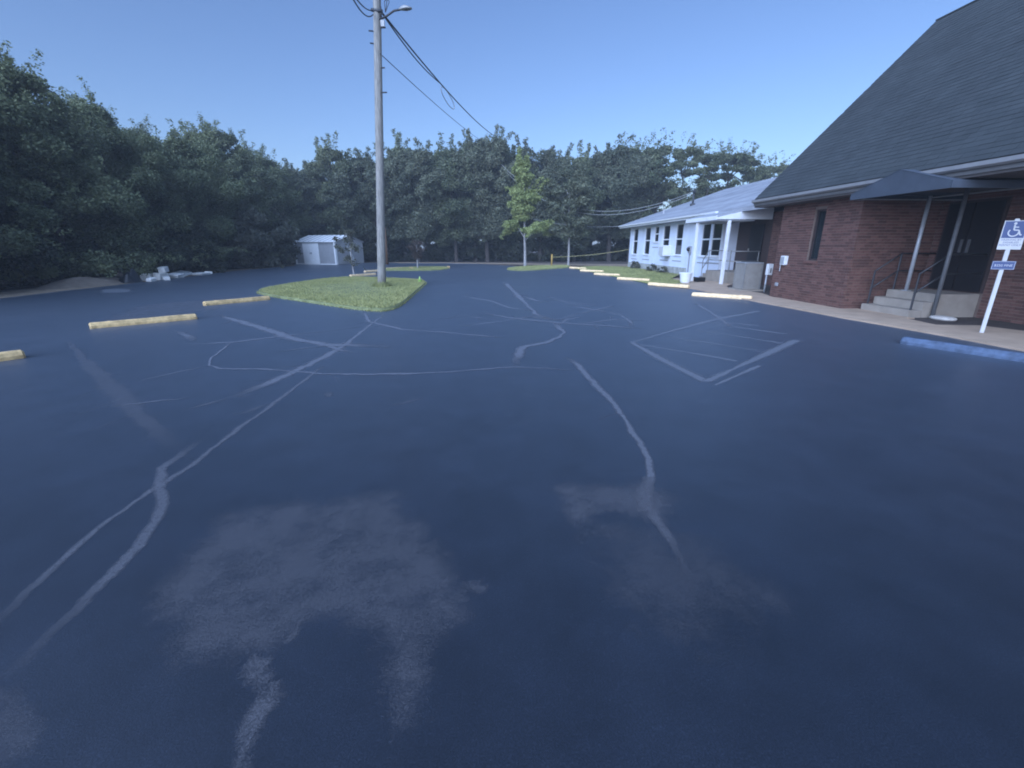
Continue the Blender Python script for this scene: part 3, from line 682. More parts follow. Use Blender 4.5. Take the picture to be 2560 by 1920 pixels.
# ================================================================== utility poles and lines
pb = G(955, 722); TOP = 11.2; lean = Vector((.64 / 9.35, 0, 1))
pole = empty('utility_pole', (pb.x, pb.y, .05), 'tall weathered wooden utility pole on the grass island', 'utility pole')
def on_pole(z): return Vector((lean.x * z, 0, z))
MB().tube([on_pole(z) for z in (-.1, .5, 2, 4, 6, 8, 9.5, TOP)], [.165, .16, .153, .145, .138, .131, .126, .121], 16).build('post', M['weathered_pole'], pole, smooth=True)
mb = MB(); c = on_pole(8.95); mb.tube([c + Vector((-.17, -.05, .05)), c + Vector((.2, -.16, -.02))], .05, 8); mb.tube([c + Vector((.14, -.12, -.2)), c + Vector((.14, -.12, .12))], .035, 8); mb.build('bracket', M['metal_dark'], pole, smooth=True)
for z, sx, ll in ((8.4, -1, .12), (8.05, -1, .08), (7.35, 1, .1), (6.62, 1, .16), (8.5, 1, .14)):
    c = on_pole(z); MB().tube([c + Vector((sx * .12, -.08, 0)), c + Vector((sx * (.15 + ll), -.1, 0))], .022, 6).build('step_bolt', M['metal_dark'], pole)
MB().box(.14, .26, -.16, -.04, -.09, .09).build('junction_box', M['metal_grey'], pole).location = on_pole(8.6)
arm = MB().tube([on_pole(8.72) + Vector((.1, -.1, 0)), on_pole(8.72) + Vector((.35, -.2, .06)), on_pole(8.72) + Vector((.62, -.3, .17)), on_pole(8.72) + Vector((.86, -.38, .18))], .032, 8).build('lamp_arm', M['metal_dark'], pole, smooth=True)
hd = MB(); c = on_pole(8.72) + Vector((.8, -.36, .18)); ax = Vector((.93, -.37, -.06)).normalized(); sd_ = Vector((ax.y, -ax.x, 0)).normalized(); prof = [(0, .035, .04), (.1, .07, .09), (.22, .115, .105), (.35, .11, .07), (.46, .05, .03)]
for t, w, hh in prof:
    for k in range(10):
        a = 2 * math.pi * k / 10; p = c + ax * t + sd_ * (w * math.cos(a)) + Vector((0, 0, hh * math.sin(a) * (1 if math.sin(a) > 0 else .35))); hd.v.append(tuple(p))
for i in range(len(prof) - 1):
    for k in range(10): hd.f.append((i*10+k, i*10+(k+1) % 10, (i+1)*10+(k+1) % 10, (i+1)*10+k))
hd.f.append(tuple(range(10))); hd.f.append(tuple(40 + k for k in range(10))[::-1]); hd.build('lamp_head', M['metal_grey'], pole, smooth=True)
# transformer-side hardware just above the frame
MB().tube([on_pole(9.75) + Vector((.45, -.25, 0)), on_pole(9.75) + Vector((.45, -.25, .8))], .2, 14).build('transformer', M['metal_grey'], pole, smooth=True)
mb = MB()
for k in range(3):
    c0 = on_pole(9.9) + Vector((.3 + .12 * k, -.3, 0)); mb.tube([c0, c0 + Vector((-.08 + .1 * k, -.06, -.45)), c0 + Vector((.1 - .2 * k, .05, -.75)), on_pole(8.9) + Vector((.3, -.15, 0))], .012, 5)
mb.build('drop_wires', M['cable'], pole)
pw = Vector((pb.x, pb.y, .05))
def wire(pts_fn, name, r, mat, label, n=24):
    MBs = MB(); MBs.tube([pts_fn(i / n) for i in range(n + 1)], r, 6); o = MBs.build(name, M[mat], smooth=True); return tag(o, label, 'cable')
def cat(a, b, sag): return lambda t: a.lerp(b, t) - Vector((0, 0, sag * 4 * t * (1 - t)))
hub = pw + on_pole(8.88) + Vector((.2, -.15, 0))
p2b = Vector((1.85, 53.5, 0)); far_top = Vector((1.85, 53.3, 12.5))
wire(cat(hub, far_top, .55), 'power_line', .028, 'cable', 'thick twisted power cable running from the utility pole to the far trees', 30)
d_ = (far_top - hub)
wire(lambda t: hub.lerp(far_top, t * .22) - Vector((0, 0, .55 * 4 * (t*.22) * (1 - t*.22) + .16 * math.sin(math.pi * t) + .02)), 'power_line', .022, 'cable', 'short second cable under the thick power line, ending at the cable loop', 14)
lp = hub.lerp(far_top, .27); lp.z -= .55 * 4 * .27 * .73 + .32
dxy = Vector((d_.x, d_.y, 0)).normalized()
tl = [lp + dxy * (1.6 * math.cos(a)) + Vector((0, 0, .28 * math.sin(a))) for a in np.linspace(0, 2 * math.pi, 26)]
o = MB().tube(tl, .018, 6).build('cable_loop', M['cable_pale'], smooth=True); tag(o, 'spare loop of cable hanging below the power line', 'cable')
guyA = pw + on_pole(7.75) + Vector((.1, -.12, 0)); guyB = atY(1200, 346, 46)
wire(cat(guyA, Vector((1.75, 53.4, 11.3)), .35), 'telephone_line', .013, 'cable', 'thin single line from lower on the utility pole to the far trees')
for k, dz in ((0, 0), (1, -.12)):
    B = atY(800, -170 - 30 * k, 9.0)
    wire(cat(pw + on_pole(8.95 + dz) + Vector((-.1, -.15, 0)), B, .30 + .16 * k), 'power_line', .017, 'cable', ['upper of two lines leaving the utility pole to the upper left', 'lower of two lines leaving the utility pole to the upper left'][k])
fp = empty('utility_pole', (1.85, 53.5, -.05), 'far utility pole whose dark top rises out of the trees', 'utility pole')
MB().tube([(0, 0, 0), (0, 0, 6), (0, 0, 12.7)], [.17, .15, .12], 12).build('post', M['bark_dark'], fp, smooth=True)
MB().box(-.22, .22, -.14, .14, 12.2, 12.6).build('pole_hardware', M['metal_dark'], fp)

rs = np.random.RandomState(77); n = 900; a = rs.rand(n) * 6.283; rr = .17 + .22 * rs.rand(n) ** 1.6; h_ = (.22 - .3 * (rr - .17)) * (.5 + .7 * rs.rand(n))
bx_, by_ = pb.x + np.cos(a) * rr, pb.y + np.sin(a) * rr; ox, oy = np.cos(a + 1.3) * .009, np.sin(a + 1.3) * .009; q = np.zeros((n, 4, 3)); ln = rs.normal(size=(n, 2)) * .05
q[:, 0] = np.c_[bx_ - ox, by_ - oy, np.full(n, .07)]; q[:, 1] = np.c_[bx_ + ox, by_ + oy, np.full(n, .07)]; q[:, 2] = np.c_[bx_ + ln[:, 0] + ox * .2, by_ + ln[:, 1], .07 + h_]; q[:, 3] = np.c_[bx_ + ln[:, 0] - ox * .2, by_ + ln[:, 1], .07 + h_]
tag(link('grass_tuft', quads_mesh('grass_tuft', q), M['grass_blade']), 'longer grass tuft round the foot of the utility pole', 'grass', kind='stuff')

# ================================================================== grey shed
fr = Vector((-13.3, 41.8, 0)); ang = R(-20); W_, D_, HW, HR = 4.35, 4.1, 1.95, 2.48
shed = empty('storage_shed', (fr.x, fr.y, .0), 'grey metal storage shed with white door and white corner trim', 'shed', rz=ang)
mb = MB(); mb.prism([(0, .03), (D_, .03), (D_, HW), (D_/2, HR), (0, HW)], 'x', -W_, 0); mb.build('wall', M['shed_wall'], shed)
rib = None
for i in range(14):
    x = -W_ + .18 + i * (W_ - .3) / 13
    if -3.75 < x < -1.35: continue
    MB().box(x - .012, x + .012, -.012, 0.005, .05, HW - .03).build('wall_rib', M['shed_wall'], shed)
for s in (0, 1):
    y0, y1, z0, z1 = (-.12, D_/2, HW - .03, HR + .04) if s == 0 else (D_ + .12, D_/2, HW - .03, HR + .04)
    m = MB(); m.add([(-W_-.1, y0, z0), (.1, y0, z0), (.1, y1, z1), (-W_-.1, y1, z1), (-W_-.1, y0, z0+.05), (.1, y0, z0+.05), (.1, y1, z1+.05), (-W_-.1, y1, z1+.05)], [(0,1,2,3),(4,5,6,7),(0,1,5,4),(1,2,6,5),(2,3,7,6),(3,0,4,7)])
    rf = m.build('roof_panel', M['shed_white'] if s == 0 else M['shed_wall'], shed)
    for i in range(9):
        x = -W_ + i * W_ / 8; q = MB(); q.beam((x, y0, z0 + .06), (x, y1, z1 + .06), .03, .03); q.build('roof_rib', M['shed_wall'], rf)
for x in (-3.45, -2.6):
    dr = MB().box(x, x + .84, -.045, -.005, .08, HW - .12).build('door_panel', M['shed_white'], shed, bevel=.008)
    MB().box(x + (.76 if x < -3 else .04), x + (.80 if x < -3 else .08), -.075, -.045, .9, 1.05).build('handle', M['metal_dark'], dr)
for (x0, x1, y0, y1) in ((-.13, .03, -.03, .0), (-W_ - .03, -W_ + .12, -.03, .0), (.003, .03, -.03, .15)):
    MB().box(x0, x1, y0 - .004, y1 + .004, .02, HW - .02).build('corner_trim', M['shed_white'], shed)
MB().box(-W_ - .03, .03, -.035, -.006, .0, .075).build('base_rail', M['shed_white'], shed)
sb = empty('white_tarp', (fr.x + 1.75, fr.y + 1.0, 0), 'crumpled white sheet leaning on the side of the shed', 'tarp')
rs = random.Random(3); m = MB(); n1, n2 = 7, 12
for j in range(n2):
    for i in range(n1):
        t = j / (n2 - 1); m.v.append((-.85 + .35 * (1 - t) + .06 * rs.uniform(-1, 1) , (i / (n1 - 1) - .5) * (.9 - .45 * t) + .12 * math.sin(t * 5), 1.55 * t))
for j in range(n2 - 1):
    for i in range(n1 - 1): m.f.append((j*n1+i, j*n1+i+1, (j+1)*n1+i+1, (j+1)*n1+i))
so = m.build('sheet', M['shed_white'], sb, smooth=True); md = so.modifiers.new('thick', 'SOLIDIFY'); md.thickness = .02
bp = G(968, 661); MB_ = MB(); MB_.tube([(0, 0, -.05), (.02, 0, 1.6), (0, 0, 3.2)], [.13, .125, .12], 10)
o = MB_.build('wooden_post', M['post_brown'], smooth=True); o.location = bp; tag(o, 'plain brown wooden post behind the utility pole at the far edge', 'post')

# ================================================================== sand pile and rubbish on the left
def mound(name, cx, cy, rx, ry, h, mat, seed, ang=0.0, nx=30, lobes=()):
    rs = np.random.RandomState(seed); m = MB(); ph = rs.rand(8) * 6.28
    for j in range(nx + 1):
        for i in range(nx + 1):
            u = i / nx * 2 - 1; v = j / nx * 2 - 1; r = math.hypot(u, v)
            z = max(0, 1 - r ** 1.6) * (1 + .25 * math.sin(u * 5 + ph[0]) + .18 * math.sin(v * 7 + ph[1])) * h
            for (lu, lv, lr, lh) in lobes: z += lh * h * max(0, 1 - ((u - lu) ** 2 + (v - lv) ** 2) / lr ** 2)
            z += (rs.rand() - .5) * .04 * h * (r < .95)
            m.v.append((u * rx, v * ry, z - .04))
    for j in range(nx):
        for i in range(nx): m.f.append((j*(nx+1)+i, j*(nx+1)+i+1, (j+1)*(nx+1)+i+1, (j+1)*(nx+1)+i))
    o = m.build(name, M[mat], smooth=True); o.location = (cx, cy, 0); o.rotation_euler = (0, 0, ang); return o
gp = G(262, 712)
tag(mound('sand_pile', gp.x - .85, gp.y + .35, 1.15, 2.6, .30, 'gravel_sand', 4, lobes=((-.2, -.35, .5, .35), (-.3, .25, .45, .45))), 'low grey pile of sand spilled at the left edge of the lot', 'sand pile')
bpnt = G(343, 706); mb = MB()
bag = mound('rubbish_bag', bpnt.x - .35, bpnt.y + .1, .42, .55, .62, 'black_plastic', 8, nx=18); tag(bag, 'black rubbish bag between the sand pile and white rubble', 'bag')
def slab(loc, size, rot, mat, label, seed, name='concrete_slab'):
    rs = random.Random(seed); m = MB(); x, y, z = (s / 2 for s in size)
    m.v = [(sx * x * rs.uniform(.8, 1.08), sy * y * rs.uniform(.8, 1.08), sz * z * rs.uniform(.85, 1.1)) for sz in (-1, 1) for sy in (-1, 1) for sx in (-1, 1)]
    m.f = [(0,2,3,1),(4,5,7,6),(0,1,5,4),(1,3,7,5),(3,2,6,7),(2,0,4,6)]
    o = m.build(name, M[mat], bevel=.015); o.location = loc; o.rotation_euler = rot; tag(o, label, 'rubble', 'white rubble on the sand verge'); return o
A = G(375, 700); B = G(415, 699); C_ = G(437, 695); D1 = G(470, 690); E1 = G(505, 687)
slab((A.x - 0.10, A.y, .14), (.4, .6, .32), (.1, .05, .3), 'rubble_white', 'white broken block beside the black rubbish bag', 1, 'broken_block')
slab((B.x - 0.25, B.y + .1, .15), (.4, .6, .34), (0, .1, -.1), 'rubble_white', 'white block under the upright one in the rubble heap', 2, 'broken_block')
slab((B.x - 0.25, B.y + .35, .46), (.34, .5, .26), (.1, 0, .25), 'rubble_white', 'topmost white block of the rubble heap on the verge', 3, 'broken_block')
slab((C_.x - 0.05, C_.y + .15, .1), (.6, .9, .2), (.05, .1, .2), 'rubble_white', 'low white slab right of the rubble heap', 4)
slab((D1.x - 0.45, D1.y + .2, .13), (.7, 1.0, .1), (.1, .16, .1), 'rubble_white', 'tilted flat white board lying past the rubble heap', 5)
slab((E1.x - 0.20, E1.y + .2, .05), (.7, 1.3, .1), (.0, .04, .1), 'rubble_white', 'farthest small white slab on the sand verge', 6)

for i, (px, py, lab) in enumerate(((388, 703, 'small white chunk in front of the rubble heap'), (425, 700, 'white chunk at the near foot of the tilted board'), (455, 694, 'little white chunk between the low slab and the tilted board'), (528, 685, 'lone small white chunk farthest along the sand verge'))):
    q = G(px, py); slab((q.x - .15, q.y, .07), (.28, .4, .16), (.1, .1, i * .7), 'rubble_white', lab, 40 + i, 'broken_block')

# ================================================================== brick church
XW, XS, YF, YC = 9.3, 11.35, 14.35, 11.25            # wall plane, set-back wall plane, far corner, corner of the set-back entrance
EX, EZ, RX, RZ, Y0, Y1 = 8.8, 3.05, 13.56, 8.03, -4.0, 15.16
church = empty('brick_church', (XW, YC, 0), 'red brick church with steep dark shingle roof on the right', 'church')
def ch(o): o.matrix_parent_inverse = church.matrix_world.inverted(); return o
church_inv = Matrix.Translation(Vector((-XW, -YC, 0)))
def cb(mb, name, mat, parent=church, **k):
    mb.v = [(x - XW, y - YC, z) for x, y, z in mb.v] ; return mb.build(name, M[mat], parent, **k)
WY0, WY1, WZ0, WZ1 = 12.48, 12.92, 1.20, 2.58
core = MB(); e = .008
core.box(XW + e, 17.6, YC + e, WY0, 0, 3.0).box(XW + e, 17.6, WY1, YF, 0, 3.0).box(XW + e, 17.6, WY0, WY1, 0, WZ0).box(XW + e, 17.6, WY0, WY1, WZ1, 3.0).box(XW + .16, 17.6, WY0, WY1, WZ0, WZ1)
core.box(XS + e, 17.6, Y0 + .3, YC - .001, 0, 3.2)
core.box(11.95 + e, 17.6, YF, 19.0, 0, 2.95)
wall = cb(core, 'wall', 'mortar')
BL, BH, J = .203, .0605, .011
def bricks():
    lst = []      # (origin, along, normal, length) of each brick's outer face
    def face(o, u, nrm, length, z1, skip=None, z0=0.0):
        nz = int((z1 - z0) / (BH + J))
        for r in range(nz):
            z = z0 + r * (BH + J); s = -(BL + J) / 2 if r % 2 else 0.0
            while s < length - .02:
                a, b = max(0, s), min(length, s + BL)
                segs = [(a, b)]
                if skip:
                    k0, k1, kz0, kz1 = skip
                    if z + BH > kz0 + .004 and z < kz1 - .004: segs = [(a, min(b, k0 - .004)), (max(a, k1 + .004), b)]
                for (a_, b_) in segs:
                    if b_ - a_ > .025: lst.append((Vector(o) + Vector(u) * a_ + Vector((0, 0, z)), Vector(u), Vector(nrm), b_ - a_))
                s += BL + J
    face((XW, YC, 0), (0, 1, 0), (-1, 0, 0), YF - YC, 3.0, (WY0 - YC, WY1 - YC, WZ0 - .07, WZ1))
    face((XW + .056, YC, 0), (1, 0, 0), (0, -1, 0), XS - XW - .062, 2.95)
    face((XS, 6.0, 0), (0, 1, 0), (-1, 0, 0), YC - 6.0, 3.1, (3.71, 5.06, .0, 2.635))
    face((11.95, YF, 0), (0, 1, 0), (-1, 0, 0), 19.0 - YF, 2.95)
    return lst
bl = bricks(); rb = random.Random(2)
def brick_verts(o, u, n, L):
    n_ = n * rb.uniform(.0, .004); T = n * .05; h = Vector((0, 0, BH))
    f = [o + n_, o + u * L + n_, o + u * L + h + n_, o + h + n_]; k = [p - T for p in f]
    return [p - Vector((XW, YC, 0)) for p in f + k]
BF = [(0,1,2,3),(0,4,5,1),(1,5,6,2),(2,6,7,3),(3,7,4,0)]
camp = Vector((0, 0, CAM_H))
bl.sort(key=lambda t: (t[0] - camp).length * (1 if t[0].z > .25 else 1.6) * (1.0 if abs(t[0].x - XW) < .2 or abs(t[2].y) > .5 else 2.0) + (3 if t[0].z < .5 and t[2].y < -.5 else 0) + (0 if t[3] > .15 else 3))
cache = {}
for i, (o, u, n, L) in enumerate(bl[:300]):
    key = (round(L, 3), tuple(n))
    if key not in cache:
        m = MB(); m.add(brick_verts(Vector((XW, YC, 0)), u, n, L), BF); me = bpy.data.meshes.new('brick'); me.from_pydata(m.v, [], m.f)
        bm = bmesh.new(); bm.from_mesh(me); bmesh.ops.recalc_face_normals(bm, faces=bm.faces); bm.to_mesh(me); bm.free(); me.materials.append(M['brick_red']); cache[key] = me
    ob = bpy.data.objects.new('brick', cache[key]); col.objects.link(ob); ob.parent = wall
    ob.location = o - Vector((XW, YC, 0)) + n * rb.uniform(0, .003)
m = MB()
for (o, u, n, L) in bl[300:]: m.add(brick_verts(o, u, n, L), BF)
ob = m.build('brick_courses', M['brick_red'], wall); ob['kind'] = 'stuff'
# roof
def slope_shingles(EXx, EZz, RXx, RZz, Ya, Yb, mat, parent, sub, w=.31, ex=.142, seed=1, thick=.008):
    rs = random.Random(seed); d = Vector((RXx - EXx, 0, RZz - EZz)); Ls = d.length; d.normalize(); nrm = Vector((-d.z, 0, d.x)); rows = int(Ls / ex); m = MB()
    for r in range(rows + 1):
        s0 = r * ex; s1 = min(Ls, s0 + ex * 1.15); y = Ya - (w * .5 if r % 2 else 0)
        if s1 - s0 < .02: continue
        while y < Yb:
            ww = w * rs.uniform(.8, 1.2); a, b = max(y, Ya), min(y + ww, Yb)
            if b - a > .03:
                t = thick * rs.uniform(.6, 1.3); P0 = Vector((EXx, 0, EZz)) + d * s0; P1 = Vector((EXx, 0, EZz)) + d * s1
                vs = [P0 + nrm * .002 + Vector((0, a, 0)), P0 + nrm * .002 + Vector((0, b - .006, 0)), P1 + nrm * .001 + Vector((0, b - .006, 0)), P1 + nrm * .001 + Vector((0, a, 0))]
                tp_ = [vs[0] + nrm * t, vs[1] + nrm * t, vs[2] + nrm * .002, vs[3] + nrm * .002]
                m.add([v - sub for v in vs[:2] + tp_], [(0, 1, 3, 2), (2, 3, 4, 5), (0, 2, 5), (1, 4, 3)])
            y += ww
    o = m.build('shingle_courses', M[mat], parent); o['kind'] = 'stuff'; return o
off = Vector((XW, YC, 0)); EX2 = 2 * RX - EX
rf = MB(); rf.prism([(EX, EZ), (RX, RZ), (EX2, EZ), (EX2, EZ - .16), (RX, RZ - .2), (EX, EZ - .16)], 'y', Y0, Y1); roof = cb(rf, 'roof', 'shingle_dark')
slope_shingles(EX - .02, EZ + .003, RX, RZ + .003, Y0, Y1, 'shingle_dark', roof, off)
m = MB(); m.beam((RX, Y0, RZ + .005), (RX, Y1 - .01, RZ + .005), .10, .03); cb(m, 'ridge_cap', 'shingle_dark', roof)
m = MB(); m.box(EX - .03, EX - .003, Y0, Y1 - .01, EZ - .21, EZ - .02); cb(m, 'fascia', 'fascia_grey')
m = MB(); m.prism([(EX - .13, EZ - .03), (EX - .125, EZ - .10), (EX - .07, EZ - .135), (EX - .034, EZ - .13), (EX - .034, EZ - .03)], 'y', Y0, Y1 - .02); cb(m, 'gutter', 'gutter_grey')
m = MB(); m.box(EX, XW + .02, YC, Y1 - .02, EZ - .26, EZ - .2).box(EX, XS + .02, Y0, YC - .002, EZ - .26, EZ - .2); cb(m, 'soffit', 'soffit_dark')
m = MB(); m.prism([(EX + .25, EZ - .05), (RX, RZ - .25), (EX2 - .25, EZ - .05), (EX2 - .25, EZ - .25), (EX + .25, EZ - .25)], 'y', YF - .2, YF); cb(m, 'gable_wall', 'trim_grey')
# narrow window
wi = MB(); wi.box(XW + .06, XW + .12, WY0, WY0 + .05, WZ0, WZ1).box(XW + .06, XW + .12, WY1 - .05, WY1, WZ0, WZ1).box(XW + .06, XW + .12, WY0 + .05, WY1 - .05, WZ1 - .05, WZ1).box(XW + .06, XW + .12, WY0 + .05, WY1 - .05, WZ0, WZ0 + .05)
win = cb(wi, 'window', 'frame_brown')
m = MB(); m.box(XW + .10, XW + .105, WY0 + .05, WY1 - .05, WZ0 + .05, WZ1 - .05); cb(m, 'pane', 'window_glass', win)
m = MB(); m.box(XW - .04, XW + .06, WY0 - .05, WY1 + .05, WZ0 - .075, WZ0 - .004); cb(m, 'window_sill', 'brick_red', win)
# entrance door in the set-back wall
m = MB(); m.box(XS - .02, XS + .06, 9.72, 11.05, .56, 2.62); door = cb(m, 'door_frame', 'frame_brown')
for y0, y1 in ((9.78, 10.37), (10.40, 10.99)):
    m = MB(); m.box(XS - .05, XS - .02, y0, y1, .58, 2.56); dl_ = cb(m, 'door_leaf', 'dark_door', door, bevel=.006)
    m = MB(); m.box(XS - .09, XS - .05, (y1 - .1 if y0 < 10 else y0 + .04), (y1 - .06 if y0 < 10 else y0 + .08), 1.45, 1.75); cb(m, 'handle', 'post_dull', door)
# steps (poured concrete) with rails
steps = empty('entrance_steps', (10.0, 10.45, .0), 'pale concrete entrance steps and landing under the dark awning', 'steps')
SY0, SY1 = 9.75, 11.12
for k, (x0, x1, z) in enumerate(((9.72, 10.02, .18), (10.02, 10.32, .36), (10.32, XS - .012, .54))):
    o = MB().box(x0 - 10.0, x1 - 10.0, SY0 - 10.45, SY1 - 10.45, -.02, z).build('step' if k < 2 else 'landing', M['step_concrete'], steps, bevel=.012)
def rail(parent, org, pts, posts, mat='metal_dark', r=.02):
    for k, dz in ((0, 0), (1, -.42)):
        m = MB(); m.tube([Vector(p) - Vector(org) + Vector((0, 0, dz)) for p in pts], r, 6); m.build('handrail' if k == 0 else 'lower_rail', M[mat], parent, smooth=True)
    for (x, y, z0, z1) in posts: MB().tube([Vector((x, y, z0)) - Vector(org), Vector((x, y, z1)) - Vector(org)], r * 1.1, 6).build('rail_post', M[mat], parent)
for y in (SY0 + .08, SY1 - .08):
    rail(steps, (10.0, 10.45, 0), [(9.8, y, .98), (10.42, y, 1.42), (XS - .05, y, 1.42)], [(9.82, y, .17, .99), (10.42, y, .53, 1.42)])
# awning
AX0, AX1, AY0, AY1, AZ, AR = 8.5, XS - .01, 8.35, 10.72, 2.62, 3.10
aw = empty('entrance_awning', (AX0, (AY0 + AY1) / 2, AZ), 'dark gabled fabric awning over the church entrance, on pipe posts', 'awning')
ym = (AY0 + AY1) / 2
def awp(mb, name, mat, **k): mb.v = [(x - AX0, y - ym, z - AZ) for x, y, z in mb.v]; return mb.build(name, M[mat], aw, **k)
t = .012
for s, y in ((0, AY0), (1, AY1)):
    m = MB(); m.add([(AX0, y, AZ + .13), (AX1, y, AZ + .13), (AX1, ym, AR), (AX0, ym, AR), (AX0, y, AZ + .13 - t), (AX1, y, AZ + .13 - t), (AX1, ym, AR - t), (AX0, ym, AR - t)], [(0,1,2,3),(4,5,6,7),(0,1,5,4),(1,2,6,5),(2,3,7,6),(3,0,4,7)]); awp(m, 'canvas_slope', 'canvas_navy')
    m = MB(); m.box(AX0, AX1, y - .006, y + .006, AZ, AZ + .128); awp(m, 'valance', 'canvas_navy')
m = MB(); m.prism([(AY0 + .008, AZ), (AY1 - .008, AZ), (AY1 - .008, AZ + .12), (ym, AR - .016), (AY0 + .008, AZ + .12)], 'x', AX0 + .004, AX0 + .016); awp(m, 'gable_panel', 'canvas_navy')
for (x, y, z0, z1, mt) in ((10.42, 10.68, .54, 2.72, 'galv'), (10.22, 9.66, .0, 2.80, 'post_dull')):
    m = MB(); m.tube([(x, y, z0), (x, y, z1)], .042, 10); awp(m, 'awning_post', mt, smooth=True)
    m = MB(); m.box(x - .07, x + .07, y - .07, y + .07, z0, z0 + .012); awp(m, 'foot_plate', mt)
m = MB()
for y in (AY0 + .02, AY1 - .02): m.tube([(AX0 + .02, y, AZ + .02), (AX1, y, AZ + .02)], .018, 6)
m.tube([(AX0 + .025, AY0 + .02, AZ + .02), (AX0 + .025, AY1 - .02, AZ + .02)], .018, 6); m.tube([(10.42, AY0, AZ + .06), (10.42, AY1, AZ + .06)], .018, 6); awp(m, 'awning_frame', 'metal_grey')
# things on the church wall
wb = empty('electric_box', (XW - .006, 13.82, 1.04), 'small white electric box mounted on the brick wall', 'electric box')
MB().box(-.11, 0, -.11, .11, 0, .27).build('box', M['white_paint'], wb, bevel=.01); MB().box(-.125, -.11, -.09, .09, .03, .24).build('cover', M['galv'], wb, bevel=.004); MB().tube([(-.05, .14, .1), (-.05, .14, -.2)], .015, 6).build('conduit', M['galv'], wb)
wv = empty('wall_vent', (XW - .006, 14.05, .38), 'little pale vent cover low on the brick wall', 'vent')
MB().box(-.03, 0, -.07, .07, 0, .1).build('frame', M['galv'], wv, bevel=.005)
for k in range(3): MB().box(-.037, -.03, -.055, .055, .015 + .028 * k, .03 + .028 * k).build('slat', M['trim_grey'], wv)
ov = G(2357, 797, .03)
m = MB(); prof = [(.02, .0), (.24, .0), (.27, .03), (.25, .06), (.15, .075), (.0, .08)]
for (rr, zz) in prof:
    for k in range(20): a = 2 * math.pi * k / 20; m.v.append((rr * math.cos(a) * .72, rr * math.sin(a), zz))
for i in range(len(prof) - 1):
    for k in range(20): m.f.append((i*20+k, i*20+(k+1) % 20, (i+1)*20+(k+1) % 20, (i+1)*20+k))
o = m.build('stepping_stone', M['pale_stone'], smooth=True); o.location = (ov.x, ov.y, .012); tag(o, 'round white stone lying in the soil beside the entrance steps', 'stone')

# ================================================================== air conditioner
a1, a2 = G(1848, 727), G(1905, 731); AXc, AYc = 9.70, 16.45
ac = empty('air_conditioner', (AXc, AYc, .03), 'grey outdoor air conditioner unit beside the brick wall', 'air conditioner')
MB().box(-.44, .44, -.44, .44, -.03, .05).build('pad', M['step_concrete'], ac, bevel=.01)
MB().box(-.31, .31, -.31, .31, .055, .96).build('cabinet', M['ac_grey'], ac, bevel=.02)
for k in range(22):
    z = .11 + k * .038
    MB().box(-.322, .322, -.322, .322, z, z + .012).build('louver', M['metal_grey'], ac)
for sx in (-1, 1):
    for sy in (-1, 1): MB().box(sx * .318 - .02, sx * .318 + .02, sy * .318 - .02, sy * .318 + .02, .056, .965).build('corner_post', M['metal_grey'], ac)
MB().box(-.345, .345, -.345, .345, .966, 1.0).build('top', M['galv'], ac, bevel=.01)
m = MB()
for rr in (.08, .15, .22, .28): m.tube([(rr * math.cos(a), rr * math.sin(a), 1.02) for a in np.linspace(0, 6.283, 25)], .007, 5)
for a in range(6): m.tube([(.03 * math.cos(a * 1.047), .03 * math.sin(a * 1.047), 1.022), (.28 * math.cos(a * 1.047), .28 * math.sin(a * 1.047), 1.022)], .006, 5)
m.build('fan_grille', M['metal_dark'], ac)
ds = empty('disconnect_box', (9.99, 15.66, .0), 'white electrical disconnect box on a conduit right of the air conditioner', 'electric box')
MB().box(-.09, .09, -.07, .07, .62, 1.0).build('box', M['white_paint'], ds, bevel=.01); MB().tube([(-.06, 0, 0), (-.06, 0, .62)], .03, 8).build('conduit', M['galv'], ds, smooth=True); MB().box(-.02, .02, -.09, -.07, .7, .86).build('handle', M['metal_grey'], ds)

# ================================================================== white annex
HX, HY0, HY1, HZ = 11.2, 21.6, 35.75, 3.05
house = empty('white_annex', (HX, 28, 0), 'long white single storey annex with grey roof beyond the church', 'house')
def hb(mb, name, mat, parent=house, **k): mb.v = [(x - HX, y - 28, z) for x, y, z in mb.v]; return mb.build(name, M[mat], parent, **k)
wins = []
for (xa, xb, ya, yb) in ((1582.5, 1594, 571, 636), (1611, 1625, 568, 636.5), (1636, 1647, 563, 605), (1656, 1673, 560, 637), (1688, 1706, 557, 638), (1752, 1774, 559, 641), (1777, 1802, 557, 641)):
    m1, m2 = atX(xa, (ya+yb)/2, HX), atX(xb, (ya+yb)/2, HX); xm = (xa + xb) / 2
    wins.append((min(m1.y, m2.y), max(m1.y, m2.y), atX(xm, yb, HX).z, min(2.82, atX(xm, ya, HX).z)))
hw = MB(); ys = [HY0] + [v for w in sorted(wins) for v in (w[0], w[1])] + [HY1]
